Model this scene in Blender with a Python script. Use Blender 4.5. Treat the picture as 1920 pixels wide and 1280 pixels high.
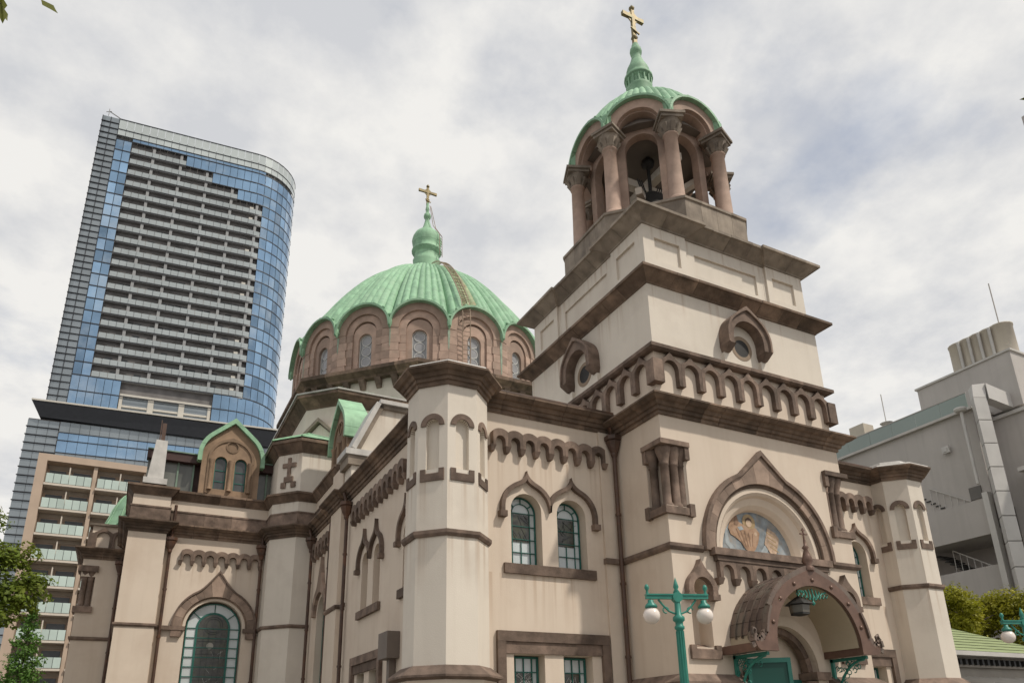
import bpy, math, random
from math import sin, cos, pi, radians, sqrt, tan, atan2
from mathutils import Vector, Matrix
from mathutils.geometry import tessellate_polygon
for o in list(bpy.data.objects): bpy.data.objects.remove(o)
random.seed(7)
SC = bpy.context.scene
COL = SC.collection

# ------------------------------------------------------------------ camera
def cam_axes(pitch, yaw, roll):
    f = Vector((sin(yaw)*cos(pitch), cos(yaw)*cos(pitch), sin(pitch)))
    r = Vector((cos(yaw), -sin(yaw), 0)); u = r.cross(f)
    c, s = cos(roll), sin(roll)
    return c*r+s*u, -s*r+c*u, f
cd = bpy.data.cameras.new('camera'); cam = bpy.data.objects.new('camera', cd); COL.objects.link(cam)
CR, CU, CF = cam_axes(.32512, .48317, -.02196)
CP = Vector((-13.4379, -15.4085, 1.6))
m = Matrix.Identity(4)
for i in range(3):
    m[i][0] = CR[i]; m[i][1] = CU[i]; m[i][2] = -CF[i]; m[i][3] = CP[i]
cam.matrix_world = m
cd.sensor_fit = 'HORIZONTAL'; cd.sensor_width = 36.0; cd.lens = 36*1380.68/1920
cd.shift_y = 276.6/1920; cd.clip_start = .1; cd.clip_end = 3000
SC.camera = cam

# ------------------------------------------------------------------ sky and sun
SUN = Vector((.36, -.48, .80)).normalized()          # direction towards the sun
w = bpy.data.worlds.new('World'); SC.world = w; w.use_nodes = True
nt = w.node_tree; nt.nodes.clear(); N = nt.nodes.new; L = nt.links.new
sky = N('ShaderNodeTexSky'); sky.sky_type = 'NISHITA'; sky.sun_disc = False
sky.sun_elevation = math.asin(SUN.z); sky.sun_rotation = atan2(SUN.x, SUN.y)
sky.air_density = 1.0; sky.dust_density = 1.5; sky.ozone_density = 1.0
bg1 = N('ShaderNodeBackground'); bg1.inputs['Strength'].default_value = .13
L(sky.outputs[0], bg1.inputs['Color'])
tc = N('ShaderNodeTexCoord'); sep = N('ShaderNodeSeparateXYZ'); L(tc.outputs['Generated'], sep.inputs[0])
def math_n(op, a, b):
    n = N('ShaderNodeMath'); n.operation = op
    for i, x in enumerate((a, b)):
        if isinstance(x, (int, float)): n.inputs[i].default_value = x
        else: L(x, n.inputs[i])
    return n.outputs[0]
den = math_n('ADD', math_n('MAXIMUM', sep.outputs[2], 0.0), .22)
cmb = N('ShaderNodeCombineXYZ')
L(math_n('DIVIDE', sep.outputs[0], den), cmb.inputs[0]); L(math_n('DIVIDE', sep.outputs[1], den), cmb.inputs[1])
def cloud_noise(scale, detail, rough, off):
    n = N('ShaderNodeTexNoise'); n.inputs['Scale'].default_value = scale; n.inputs['Detail'].default_value = detail
    n.inputs['Roughness'].default_value = rough
    mp = N('ShaderNodeMapping'); mp.inputs['Location'].default_value = off
    L(cmb.outputs[0], mp.inputs[0]); L(mp.outputs[0], n.inputs['Vector']); return n.outputs[0]
n1 = cloud_noise(2.4, 7, .54, (5.6, 2.2, 0)); n2 = cloud_noise(4.2, 8, .58, (9.3, 4.2, 2.0))
rmp = N('ShaderNodeValToRGB'); L(n1, rmp.inputs[0])          # cover
rmp.color_ramp.elements[0].position = .27; rmp.color_ramp.elements[0].color = (.55, .55, .55, 1)
rmp.color_ramp.elements[1].position = .41; rmp.color_ramp.elements[1].color = (1, 1, 1, 1)
rc = N('ShaderNodeValToRGB'); L(n2, rc.inputs[0])            # thick grey parts and thin bright parts
rc.color_ramp.elements[0].position = .38; rc.color_ramp.elements[0].color = (.64, .65, .675, 1)
rc.color_ramp.elements[1].position = .60; rc.color_ramp.elements[1].color = (.88, .865, .835, 1)
bg2 = N('ShaderNodeBackground'); bg2.inputs['Strength'].default_value = 1.0; L(rc.outputs[0], bg2.inputs['Color'])
mx = N('ShaderNodeMixShader'); L(rmp.outputs[0], mx.inputs[0]); L(bg1.outputs[0], mx.inputs[1]); L(bg2.outputs[0], mx.inputs[2])
wo = N('ShaderNodeOutputWorld'); L(mx.outputs[0], wo.inputs[0])
sd = bpy.data.lights.new('sun', 'SUN'); sd.energy = 3.0; sd.angle = radians(2.0); sd.color = (1.0, .93, .82)
so = bpy.data.objects.new('sun', sd); COL.objects.link(so); so.location = (20, -30, 60)
so.rotation_euler = (-SUN).to_track_quat('-Z', 'Y').to_euler()
vs = SC.view_settings; vs.view_transform = 'Standard'; vs.look = 'None'; vs.exposure = 0.0; vs.gamma = 1.0; vs.use_curve_mapping = False

# ------------------------------------------------------------------ materials
def M(name, base, rough=.75, var=.12, scale=1.5, objvar=0.0, streak=0.0, stain=(.1, .07, .05), bump=0.0, bscale=40, metal=0.0, patch=0.0, patchcol=(.05, .05, .05), pscale=.8, spec=.4, seam=0.0, runs=()):
    mt = bpy.data.materials.new(name); mt.use_nodes = True
    t = mt.node_tree; bs = t.nodes['Principled BSDF']; n = t.nodes.new; l = t.links.new
    bs.inputs['Roughness'].default_value = rough; bs.inputs['Metallic'].default_value = metal
    bs.inputs['Specular IOR Level'].default_value = spec
    geo = n('ShaderNodeNewGeometry'); oi = n('ShaderNodeObjectInfo')
    addv = n('ShaderNodeVectorMath'); addv.operation = 'ADD'; l(geo.outputs['Position'], addv.inputs[0])
    sc = n('ShaderNodeVectorMath'); sc.operation = 'SCALE'; sc.inputs[0].default_value = (37, 19, 53); l(oi.outputs['Random'], sc.inputs['Scale'])
    if objvar: l(sc.outputs[0], addv.inputs[1])
    def noise(s, det, ro=.55, vec=None):
        x = n('ShaderNodeTexNoise'); x.inputs['Scale'].default_value = s; x.inputs['Detail'].default_value = det; x.inputs['Roughness'].default_value = ro
        l(vec or addv.outputs[0], x.inputs['Vector']); return x.outputs[0]
    def rng(x, a, b, c, d):
        r = n('ShaderNodeMapRange'); r.inputs[1].default_value = a; r.inputs[2].default_value = b; r.inputs[3].default_value = c; r.inputs[4].default_value = d
        l(x, r.inputs[0]); return r.outputs[0]
    def mul(c, f):
        v = n('ShaderNodeVectorMath'); v.operation = 'SCALE'
        if isinstance(c, tuple): v.inputs[0].default_value = c[:3]
        else: l(c, v.inputs[0])
        l(f, v.inputs['Scale']); return v.outputs[0]
    def mix(a, b, f):
        x = n('ShaderNodeMix'); x.data_type = 'RGBA'; l(f, x.inputs[0]); l(a, x.inputs[6]); x.inputs[7].default_value = (*b, 1); return x.outputs[2]
    c = mul(tuple(base), rng(noise(scale, 8), .3, .7, 1-var, 1+var))
    if objvar: c = mul(c, rng(oi.outputs['Random'], 0, 1, 1-objvar, 1+objvar))
    if patch: c = mix(c, patchcol, rng(noise(pscale, 6, .65), .5, .68, 0, patch))
    if streak:
        mp = n('ShaderNodeMapping'); mp.inputs['Scale'].default_value = (3.2, 3.2, .22); l(geo.outputs['Position'], mp.inputs[0])
        c = mix(c, stain, rng(noise(1.0, 6, .6, mp.outputs[0]), .48, .75, 0, streak))
    def mth(op, a, b=None):
        x = n('ShaderNodeMath'); x.operation = op
        for i, q in enumerate((a, b)):
            if q is None: continue
            if isinstance(q, (int, float)): x.inputs[i].default_value = q
            else: l(q, x.inputs[i])
        return x.outputs[0]
    if seam or runs:
        sx = n('ShaderNodeSeparateXYZ'); l(geo.outputs['Position'], sx.inputs[0]); z = sx.outputs[2]
    if seam:                                   # cross seams of the metal sheets
        fr_ = mth('FRACT', mth('DIVIDE', mth('ADD', z, mth('MULTIPLY', oi.outputs['Random'], 3.7)), seam))
        c = mix(c, tuple(q*.55 for q in base), mth('MULTIPLY', mth('LESS_THAN', fr_, .035), .7))
    if runs:                                   # water runs that start at ledges and sills
        mp2 = n('ShaderNodeMapping'); mp2.inputs['Scale'].default_value = (7.5, 7.5, .12); l(geo.outputs['Position'], mp2.inputs[0])
        nz = rng(noise(1.0, 3, .5, mp2.outputs[0]), .52, .66, 0, 1); tot = None
        for zl, ln in runs:
            q = mth('MULTIPLY', rng(z, zl-ln, zl, 0, 1), mth('LESS_THAN', z, zl)); tot = q if tot is None else mth('MAXIMUM', tot, q)
        c = mix(c, (.36, .235, .145), mth('MULTIPLY', mth('MULTIPLY', nz, tot), .42))
    l(c, bs.inputs['Base Color'])
    if bump:
        b = n('ShaderNodeBump'); b.inputs['Strength'].default_value = bump; b.inputs['Distance'].default_value = .02
        l(noise(bscale, 5), b.inputs['Height']); l(b.outputs[0], bs.inputs['Normal'])
    return mt
def plaster(nm, pale, runs=()):
    if pale: return M(nm, (.68, .615, .53), .85, .05, .6, streak=.16, stain=(.44, .38, .31), bump=.16, patch=.40, patchcol=(.54, .47, .40), pscale=.7, runs=runs)
    return M(nm, (.655, .555, .455), .85, .05, .5, streak=.22, stain=(.44, .33, .24), bump=.16, patch=.42, patchcol=(.53, .42, .33), pscale=.55, runs=runs)
PL = plaster('cream_plaster', False)
PLN = plaster('cream_plaster_narthex', False, ((7.86, 1.1), (5.05, 1.3)))
PLT = plaster('cream_plaster_transept', False, ((7.86, .9),))
PW = plaster('pale_plaster', True, ((12.3, .9), (10.42, .5), (14.2, .6)))
PWT = plaster('pale_plaster_turret', True, ((6.70, 1.0), (5.5, 1.2)))
BR = M('brown_sandstone', (.190, .136, .106), .9, .38, 3.0, objvar=.30, bump=.35, bscale=30, patch=.62, patchcol=(.070, .050, .038), pscale=2.3, streak=.35, stain=(.075, .06, .045))
BD = M('weathered_cornice_stone', (.175, .122, .088), .92, .42, 2.6, objvar=.38, bump=.5, bscale=25, patch=.7, patchcol=(.048, .036, .028), pscale=1.1, streak=.3, stain=(.05, .04, .03))
BP = M('bleached_parapet_stone', (.27, .225, .18), .9, .3, 2.0, objvar=.15, bump=.4, streak=.55, stain=(.09, .07, .055), patch=.5, patchcol=(.13, .10, .08))
DR = M('drum_sandstone', (.40, .285, .225), .85, .2, 2.0, objvar=.22, bump=.3, patch=.5, patchcol=(.27, .21, .17), pscale=1.3)
VS = M('voussoir_sandstone', (.275, .200, .155), .85, .25, 2.5, objvar=.28, bump=.35, patch=.45, patchcol=(.15, .11, .085), pscale=2.0)
ST = M('green_copper_stain', (.27, .34, .26), .85, .25, 4)
TN = M('tan_dormer_stone', (.25, .170, .112), .85, .2, 2.5, objvar=.15, bump=.3, patch=.4, patchcol=(.16, .11, .075), pscale=1.5)
CG = M('green_copper', (.255, .435, .28), .65, .20, 2.2, objvar=.12, streak=.5, stain=(.12, .23, .15), bump=.25, bscale=7, patch=.45, patchcol=(.36, .52, .37), pscale=1.2, seam=.93)
CRU = M('rust_streaked_copper', (.30, .36, .21), .7, .25, 2.2, objvar=.1, streak=.95, stain=(.24, .15, .075), patch=.5, patchcol=(.25, .20, .11), pscale=1.2, seam=.93)
CK = M('dark_green_copper', (.19, .27, .205), .6, .2, 2, streak=.3, stain=(.05, .12, .09))
LD = M('lead_sheet', (.52, .50, .47), .5, .15, 2.5, streak=.4, stain=(.28, .26, .24), bump=.25, bscale=9)
GD = M('gilded_metal', (.215, .165, .075), .55, .4, 7, metal=.35, patch=.5, patchcol=(.13, .16, .09), pscale=5)
PI = M('brown_downpipe', (.085, .050, .036), .5, .3, 3, patch=.5, patchcol=(.20, .085, .04), pscale=2.0)
TL = M('teal_paint', (.035, .215, .165), .42, .15, 5)
TD = M('teal_window_frame', (.022, .125, .10), .5, .1, 5)
GL = M('pale_window_glass', (.56, .61, .62), .12, .12, 1.2, spec=.7)
GS = M('dark_stained_glass', (.052, .050, .042), .14, .5, 9, patch=.6, patchcol=(.075, .085, .03), pscale=4, spec=.6)
GY = M('grey_dome_glass', (.22, .23, .24), .12, .2, 2, spec=.8)
DP = M('dark_dormer_glass', (.055, .06, .062), .1, .3, 3, spec=.6)
LW = M('white_leadwork', (.55, .55, .53), .6, .1, 4)
LK = M('dark_leadwork', (.03, .035, .033), .5, .1, 4)
IR = M('dark_iron', (.022, .020, .018), .55, .2, 4)
CB = M('brown_copper_sheet', (.135, .098, .080), .45, .22, 3, objvar=.25, streak=.35, stain=(.20, .23, .18), bump=.2, bscale=14, metal=.25)
CF2 = M('copper_fascia', (.165, .100, .075), .42, .2, 4, metal=.3, bump=.1)
SO = M('cream_soffit', (.46, .38, .27), .8, .06, 1)
# ------------------------------------------------------------------ helpers
def FR(ox, oy, az=0.0, oz=0.0):
    """wall frame: local x to the right along the wall, local y into the wall, z up; az degrees from -Y towards -X"""
    a = radians(az); mt = Matrix.Identity(4)
    mt[0][0], mt[1][0] = cos(a), -sin(a); mt[0][1], mt[1][1] = sin(a), cos(a)
    mt[0][3], mt[1][3], mt[2][3] = ox, oy, oz
    return mt
T = lambda x, y, z: Matrix.Translation((x, y, z))
class B:
    def __init__(s): s.v = []; s.f = []; s.sm = []
    def add(s, v, f, smooth=False):
        o = len(s.v); s.v += [tuple(p) for p in v]; s.f += [tuple(i+o for i in q) for q in f]; s.sm += [smooth]*len(f); return s
    def box(s, x0, x1, y0, y1, z0, z1):
        return s.hexa([(x0, y0, z0), (x1, y0, z0), (x1, y1, z0), (x0, y1, z0), (x0, y0, z1), (x1, y0, z1), (x1, y1, z1), (x0, y1, z1)])
    def hexa(s, p): return s.add(p, [(0, 3, 2, 1), (4, 5, 6, 7), (0, 1, 5, 4), (1, 2, 6, 5), (2, 3, 7, 6), (3, 0, 4, 7)])
    def prism(s, out, y0, y1, holes=(), hdepth=None, back=True):
        """outline in (x,z); front at y0, back at y1; holes run hdepth deep"""
        loops = [[Vector((x, z, 0)) for x, z in lp] for lp in (out, *holes)]
        tri = tessellate_polygon(loops) if (holes or len(out) > 4) else None
        flat = [p for lp in (out, *holes) for p in lp]
        fr = [(x, y0, z) for x, z in flat]; n = len(flat)
        if tri is None: s.add(fr, [tuple(range(n))])
        else: s.add(fr, [tuple(t) for t in tri])
        if back:
            bk = [(x, y1, z) for x, z in out]
            t2 = tessellate_polygon([loops[0]]) if len(out) > 4 else [tuple(range(len(out)))]
            s.add(bk, [tuple(reversed(t)) for t in t2])
        for k, lp in enumerate((out, *holes)):
            d = y1 if k == 0 else y0+(hdepth if hdepth else y1-y0); c = len(lp)
            s.add([(x, y0, z) for x, z in lp]+[(x, d, z) for x, z in lp], [(i, (i+1) % c, (i+1) % c+c, i+c) for i in range(c)])
        return s
    def lathe(s, prof, n=16, cx=0, cy=0, smooth=True, a0=0.0, cap=True):
        v = [(cx+r*cos(a0+2*pi*k/n), cy+r*sin(a0+2*pi*k/n), z) for r, z in prof for k in range(n)]
        f = [(j*n+k, j*n+(k+1) % n, (j+1)*n+(k+1) % n, (j+1)*n+k) for j in range(len(prof)-1) for k in range(n)]
        s.add(v, f, smooth)
        if cap:
            for j in (0, len(prof)-1):
                if prof[j][0] > 1e-4: s.add(v[j*n:(j+1)*n], [tuple(range(n)) if j else tuple(reversed(range(n)))])
        return s
    def tube(s, pts, r, n=6, r2=None, smooth=True):
        pts = [Vector(p) for p in pts]; v = []; m_ = len(pts); r2 = r if r2 is None else r2
        for i, p in enumerate(pts):
            d = (pts[min(i+1, m_-1)]-pts[max(i-1, 0)]).normalized()
            a = d.orthogonal().normalized() if abs(d.z) > .95 else Vector((0, 0, 1)).cross(d).normalized()
            if abs(d.z) > .95: a = (Vector((1, 0, 0))-d*d.x).normalized()
            b = d.cross(a); rr = r+(r2-r)*i/max(1, m_-1)
            v += [tuple(p+(a*cos(2*pi*k/n)+b*sin(2*pi*k/n))*rr) for k in range(n)]
        f = [(j*n+k, j*n+(k+1) % n, (j+1)*n+(k+1) % n, (j+1)*n+k) for j in range(m_-1) for k in range(n)]
        s.add(v, f, smooth); s.add(v[:n], [tuple(reversed(range(n)))]); s.add(v[-n:], [tuple(range(n))]); return s
    def bar(s, a, b, wx, wy=None):
        """square bar between two points"""
        a, b = Vector(a), Vector(b); d = (b-a).normalized(); wy = wy or wx
        up = Vector((0, 0, 1)) if abs(d.z) < .9 else Vector((0, 1, 0))
        x = d.cross(up).normalized()*wx/2; y = d.cross(x).normalized()*wy/2
        return s.hexa([a-x-y, a+x-y, a+x+y, a-x+y, b-x-y, b+x-y, b+x+y, b-x+y])
    def mesh(s, name, mats, bake=None):
        me = bpy.data.meshes.new(name)
        v = [tuple(bake @ Vector(p)) for p in s.v] if bake else s.v
        me.from_pydata(v, [], s.f); me.polygons.foreach_set('use_smooth', s.sm)
        for q in (mats if isinstance(mats, (list, tuple)) else [mats]): me.materials.append(q)
        me.update(); return me
    def build(s, name, mat, parent=None, bake=None, mx=None, **kw):
        return put(name, s.mesh(name, mat, bake), parent, mx, **kw)
def put(name, me, parent=None, mx=None, label=None, cat=None, group=None, kind=None):
    o = bpy.data.objects.new(name, me); COL.objects.link(o)
    if parent: o.parent = parent
    if mx is not None: o.matrix_local = mx
    if label: o['label'] = label
    if cat: o['category'] = cat
    if group: o['group'] = group
    if kind: o['kind'] = kind
    return o
def thing(name, label, cat, loc=(0, 0, 0), rz=0, group=None):
    o = put(name, None, None, T(*loc) @ Matrix.Rotation(rz, 4, 'Z'), label, cat, group); o.empty_display_size = .5; return o
def copy_tree(o, parent=None, mx=None):
    c = o.copy(); COL.objects.link(c)
    if parent: c.parent = parent
    if mx is not None: c.matrix_local = mx
    for ch in o.children: copy_tree(ch, c)
    return c
def arc(cx, cz, r, a0, a1, n): return [(cx+r*cos(radians(a0+(a1-a0)*i/n)), cz+r*sin(radians(a0+(a1-a0)*i/n))) for i in range(n+1)]
def arched(cx, hw, z0, zs, n=14, r=None): return [(cx-hw, z0), (cx+hw, z0)]+arc(cx, zs, hw, 0, 180, n)
def ogee(cx, zs, r, za, sh=58, n=9, k=.8, foot=None):
    """outer line of an ogee arch from right foot over the apex to left foot"""
    pts = arc(0, 0, r, 0, sh, n); S = pts[-1]; a = radians(sh); t = k*r*cos(a)/sin(a)
    c = (S[0]-sin(a)*t, S[1]+cos(a)*t); e = (0, za-zs)
    for i in range(1, 7):
        q = i/6; pts.append(((1-q)**2*S[0]+2*q*(1-q)*c[0]+q*q*e[0], (1-q)**2*S[1]+2*q*(1-q)*c[1]+q*q*e[1]))
    if foot is not None: pts = [(r, foot-zs)]+pts
    pts += [(-x, z) for x, z in reversed(pts[:-1])]
    return [(cx+x, zs+z) for x, z in pts]
def ray_r(poly, cx, cz, th):
    dx, dz = cos(th), sin(th); best = None
    for (x0, z0), (x1, z1) in zip(poly[:-1], poly[1:]):
        x0 -= cx; x1 -= cx; z0 -= cz; z1 -= cz; ex, ez = x1-x0, z1-z0; den = dx*ez-dz*ex
        if abs(den) < 1e-9: continue
        t = (x0*ez-z0*ex)/den; q = (x0*dz-z0*dx)/den
        if t > 0 and -1e-6 <= q <= 1+1e-6: best = t if best is None else max(best, t)
    return best
def voussoirs(fr, parent, cx, cz, rin, outer, angs, y0, y1, mat, name='voussoir', gap=.006):
    for a0, a1 in zip(angs[:-1], angs[1:]):
        g = gap/rin*57/2; b0, b1 = a0+g, a1-g; n = max(2, int((a1-a0)/3))
        inn = arc(cx, cz, rin, b1, b0, n); out = []
        ths = [b0+(b1-b0)*i/n for i in range(n+1)]
        if b0 < 90 < b1: ths = sorted(ths+[90])
        for th in ths:
            r = ray_r(outer, cx, cz, radians(th)) or rin+.1
            out.append((cx+r*cos(radians(th)), cz+r*sin(radians(th))))
        B().prism(out+inn, y0, y1).build(name, mat, parent, mx=fr)
def offs(path, closed=True):
    n = len(path); mit = []; nor = []
    E_ = n if closed else n-1
    for i in range(E_):
        a, b = path[i], path[(i+1) % n]; dx, dy = b[0]-a[0], b[1]-a[1]; l = sqrt(dx*dx+dy*dy); nor.append((dy/l, -dx/l))
    for i in range(n):
        if not closed and i == 0: mit.append(nor[0]); continue
        if not closed and i == n-1: mit.append(nor[-1]); continue
        p, q = nor[i-1], nor[i % E_]; d = 1+p[0]*q[0]+p[1]*q[1]; mit.append(((p[0]+q[0])/d, (p[1]+q[1])/d))
    return nor, mit
def cornice(parent, path, prof, mat, stone=.8, closed=True, name='cornice_stone', gap=.007, jit=.012, skip=()):
    """moulded course round a plan path (counter-clockwise), one object for each stone"""
    nor, mit = offs(path, closed); n = len(path)
    for i in range(len(nor)):
        if i in skip: continue
        a, b = path[i], path[(i+1) % n]; l = sqrt((b[0]-a[0])**2+(b[1]-a[1])**2); k = max(1, round(l/stone))
        cuts = [0]+[(j+random.uniform(-.13, .13))/k for j in range(1, k)]+[1]
        for j in range(k):
            v = []; dj = random.uniform(-jit, jit)*.5
            for t, end, sg in ((cuts[j], j == 0, 1), (cuts[j+1], j == k-1, -1)):
                for o, z in prof:
                    if end:
                        q = i if sg == 1 else (i+1) % n; P, m_ = path[q], mit[q]; v.append((P[0]+m_[0]*(o), P[1]+m_[1]*(o), z))
                    else:
                        tt = t+sg*gap/2/l; v.append((a[0]+(b[0]-a[0])*tt+nor[i][0]*(o+(dj if o > .02 else 0)), a[1]+(b[1]-a[1])*tt+nor[i][1]*(o+(dj if o > .02 else 0)), z))
            c = len(prof); f = [(q, (q+1) % c, (q+1) % c+c, q+c) for q in range(c)]+[tuple(reversed(range(c))), tuple(range(c, 2*c))]
            B().add(v, f).build(name, mat, parent)
def ring_wall(b, path, z0, z1):
    n = len(path); b.add([(x, y, z0) for x, y in path]+[(x, y, z1) for x, y in path], [(i, (i+1) % n, (i+1) % n+n, i+n) for i in range(n)]+[tuple(range(n, 2*n))])
    return b
def octo(cx, cy, R, off=22.5): return [(cx+R*cos(radians(off+45*k)), cy+R*sin(radians(off+45*k))) for k in range(8)]
S8, C8 = sin(pi/8), cos(pi/8)
def corn_prof(z0, z1, p):     # stacked mouldings from the wall out to a lip
    h = z1-z0
    return [(-.05, z0), (.04, z0), (.05, z0+.22*h), (.16*p+.04, z0+.25*h), (.30*p, z0+.45*h), (.42*p, z0+.48*h), (.55*p, z0+.66*h), (.74*p, z0+.70*h), (.95*p, z0+.86*h), (p, z0+.88*h), (p, z1), (-.05, z1+.04)]
def cove_prof(z0, z1, p):     # plain sloping cornice
    h = z1-z0
    return [(-.05, z0), (.03, z0), (.05, z0+.12*h), (.85*p, z0+.74*h), (p, z0+.76*h), (p, z1), (-.05, z1+.06)]
# shared pieces -----------------------------------------------------
def corbel_meshes(sp, zs_in=.12, outr=.29, dep=.17):
    h = sp/2; ri = h*.62; zo = sqrt(max(outr*outr-h*h, .0004)); a = math.degrees(math.asin(zo/outr))
    out = [(h-.003, -.13)]+arc(0, 0, outr, a, 180-a, 10)+[(-h+.003, -.13), (-ri, -.13)]+arc(0, 0, ri, 180, 0, 10)+[(ri, -.13)]
    ar = B().prism(out, -dep, .02).mesh('corbel_arch', BR)
    w_ = h-ri; pe = B().hexa([(-w_*.6, -dep*.75, -.27), (w_*.6, -dep*.75, -.27), (w_*.6, .02, -.27), (-w_*.6, .02, -.27), (-w_*.98, -dep-.012, -.133), (w_*.98, -dep-.012, -.133), (w_*.98, .02, -.133), (-w_*.98, .02, -.133)]).mesh('corbel', BR)
    return ar, pe
def corbel_table(fr, parent, x0, x1, n, zs):
    sp = (x1-x0)/n; ar, pe = corbel_meshes(sp, outr=sp*.76)
    for i in range(n):
        put('corbel_arch', ar, parent, fr @ T(x0+sp*(i+.5), 0, zs))
    for i in range(n+1): put('corbel', pe, parent, fr @ T(x0+sp*i, 0, zs))
def hood(fr, parent, cx, zs, r, za, th, proj, foot=None, sh=55, mat=None, name='ogee_hood', inner=None, block=True, ky=.8):
    o = ogee(cx, zs, r, za, sh, foot=foot, k=ky); i_ = inner or ogee(cx, zs, r-th, za-th*1.9, sh, foot=foot, k=ky)
    ob = B().prism(o+list(reversed(i_)), -proj, .02)
    if block:
        for s in (-1, 1):
            x = cx+s*(r-th/2); z = foot if foot is not None else zs; ob.box(x-th*.75, x+th*.75, -proj-.02, .02, z-.13, z)
    return ob.build(name, mat or BR, parent, mx=fr)
def pipe(parent, pts, head=None, r=.055):
    o = B().tube(pts, r, 8)
    zs = [p[2] for p in pts]; top, bot = pts[-2], pts[-1]; k = 0; z = top[2]-1.6
    while z > bot[2]+.2:
        o.tube([(top[0], top[1], z-.03), (top[0], top[1], z+.03)], r*1.35, 8); z -= 1.7
    ob = o.build('downpipe', PI, parent)
    if head:
        x, y, z = head; h = B()
        h.lathe([(.065, z-.52), (.085, z-.46), (.08, z-.42), (.14, z-.30), (.20, z-.12), (.18, z-.1), (.23, z-.08), (.23, z+.02), (.2, z+.04)], 8, x, y, False, pi/8)
        h.build('rainwater_head', PI, ob)
    return ob
# ------------------------------------------------------------------ the cathedral
CA = thing('cathedral', 'cream plaster domed cathedral with brown stone trim, green copper domes and a bell tower', 'cathedral')
def arch_window(fr, cx, hw, z0, zs, y=.26, bars=3, style='front', parent=None):
    """framed window: frame mesh with panes and leadwork as children"""
    fmat = TD; b = B(); t = .025 if style != 'big' else .04
    b.prism(arched(cx, hw, z0, zs)+[], y, y+.05, [arched(cx, hw-t, z0+t, zs)], .05, back=False)
    w_ = .014 if style != 'big' else .03
    xi = hw*.60
    n = int((zs-z0)/.36)+1
    for i in range(1, n+1):
        z = z0+(zs-z0)*i/n; b.box(cx-hw, cx+hw, y+.002, y+.035, z-w_/2, z+w_/2)
    for s in (-1, 1): b.box(cx+s*xi-w_/2-(.02 if style == 'big' else 0), cx+s*xi+w_/2+(.02 if style == 'big' else 0), y+.004, y+.033, z0, zs)
    if style == 'front': b.box(cx-w_/2, cx+w_/2, y+.004, y+.033, z0, z0+(zs-z0)*.45)
    wi = w_ if style != 'big' else .07
    b.prism(arc(cx, zs, xi+wi/2, 0, 180, 14)+arc(cx, zs, xi-wi/2, 180, 0, 14), y+.004, y+.03)
    for a in (38, 90, 142):
        b.bar((cx+xi*cos(radians(a)), y+.018, zs+xi*sin(radians(a))), (cx+(hw-.01)*cos(radians(a)), y+.018, zs+(hw-.01)*sin(radians(a))), w_, .03)
    wo_ = b.build('window', fmat, parent or CA, mx=fr)
    B().prism(arched(cx, hw-.01, z0+.01, zs), y+.04, y+.055).build('pane', GL, wo_)
    if style == 'front':
        B().box(cx-xi+.01, cx+xi-.01, y+.024, y+.038, z0+(zs-z0)*.45, z0+(zs-z0)*.98).build('stained_pane', GS, wo_)
        lead_web(wo_, cx, xi, z0+(zs-z0)*.45, z0+(zs-z0)*.98, y+.02, 12)
    elif style == 'big':
        B().prism([(cx-xi+.04, z0+.01), (cx+xi-.04, z0+.01)]+arc(cx, zs, xi-.04, 0, 180, 14), y+.02, y+.036).build('stained_pane', GS, wo_)
        q = B(); zc = zs+.12
        for r in (.26, .33):
            q.prism(arc(cx, zc, r, 0, 359, 26)+list(reversed(arc(cx, zc, r-.02, 0, 359, 26))), y+.008, y+.018)
        for i in range(1, 12):
            z = z0+(zs-z0)*i/9.0
            if z < zs: q.box(cx-xi, cx+xi, y+.010, y+.018, z-.006, z+.006)
        for x in (-.3, -.12, .12, .3): q.box(cx+x-.005, cx+x+.005, y+.010, y+.018, z0, zs-.1)
        q.build('leadwork', LK, wo_)
        fg = B()                                                      # pale robed figure in the glass
        fg.prism(arc(cx-.05, zs-.62, .12, 0, 360, 14)[:-1], y+.012, y+.019)
        fg.build('stained_face', M('pale_stained_glass', (.32, .30, .26), .2), wo_)
        lead_web(wo_, cx, xi*.8, z0+.1, zs-.8, y+.014, 26, LW)
    return wo_
def lead_web(parent, cx, hw, z0, z1, y, n, mat=None):
    q = B(); rr = random.Random(int(abs(cx)*100))
    for i in range(n):
        x, z = cx+rr.uniform(-hw, hw)*.8, rr.uniform(z0+.05, z1-.05); a = rr.uniform(.4, 2.7); l = rr.uniform(.06, .17)
        q.bar((x-cos(a)*l, y, max(z0, z-sin(a)*l)), (x+cos(a)*l, y, min(z1, z+sin(a)*l)), .008, .006)
    q.build('leadwork', mat or LK, parent)
def rect_window(fr, x0, x1, z0, z1, y=.26, parent=None):
    b = B(); t = .04; h = z1-z0
    for (a0, a1, b0, b1) in ((x0, x1, z0, z0+t), (x0, x1, z1-t, z1), (x0, x0+t, z0+t, z1-t), (x1-t, x1, z0+t, z1-t)): b.box(a0, a1, y, y+.05, b0, b1)
    xm, w_ = (x0+x1)/2, (x1-x0)
    for f in (.22, .5, .78): b.box(x0+w_*f-.011, x0+w_*f+.011, y+.004, y+.034, z0+t, z1-t)
    for i in range(1, 6): b.box(x0+t, x1-t, y+.006, y+.032, z1-h*i/6-.011, z1-h*i/6+.011)
    wo_ = b.build('window', TD, parent or CA, mx=fr)
    B().box(x0+.02, x1-.02, y+.04, y+.05, z0+.02, z1-.02).build('pane', GL, wo_)
    B().box(x0+w_*.22, x1-w_*.22, y+.026, y+.038, z0+h*.1, z1-h/6).build('stained_pane', GS, wo_)
    lead_web(wo_, xm, w_*.27, z0+h*.2, z1-h/6, y+.018, 30, LW)

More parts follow.
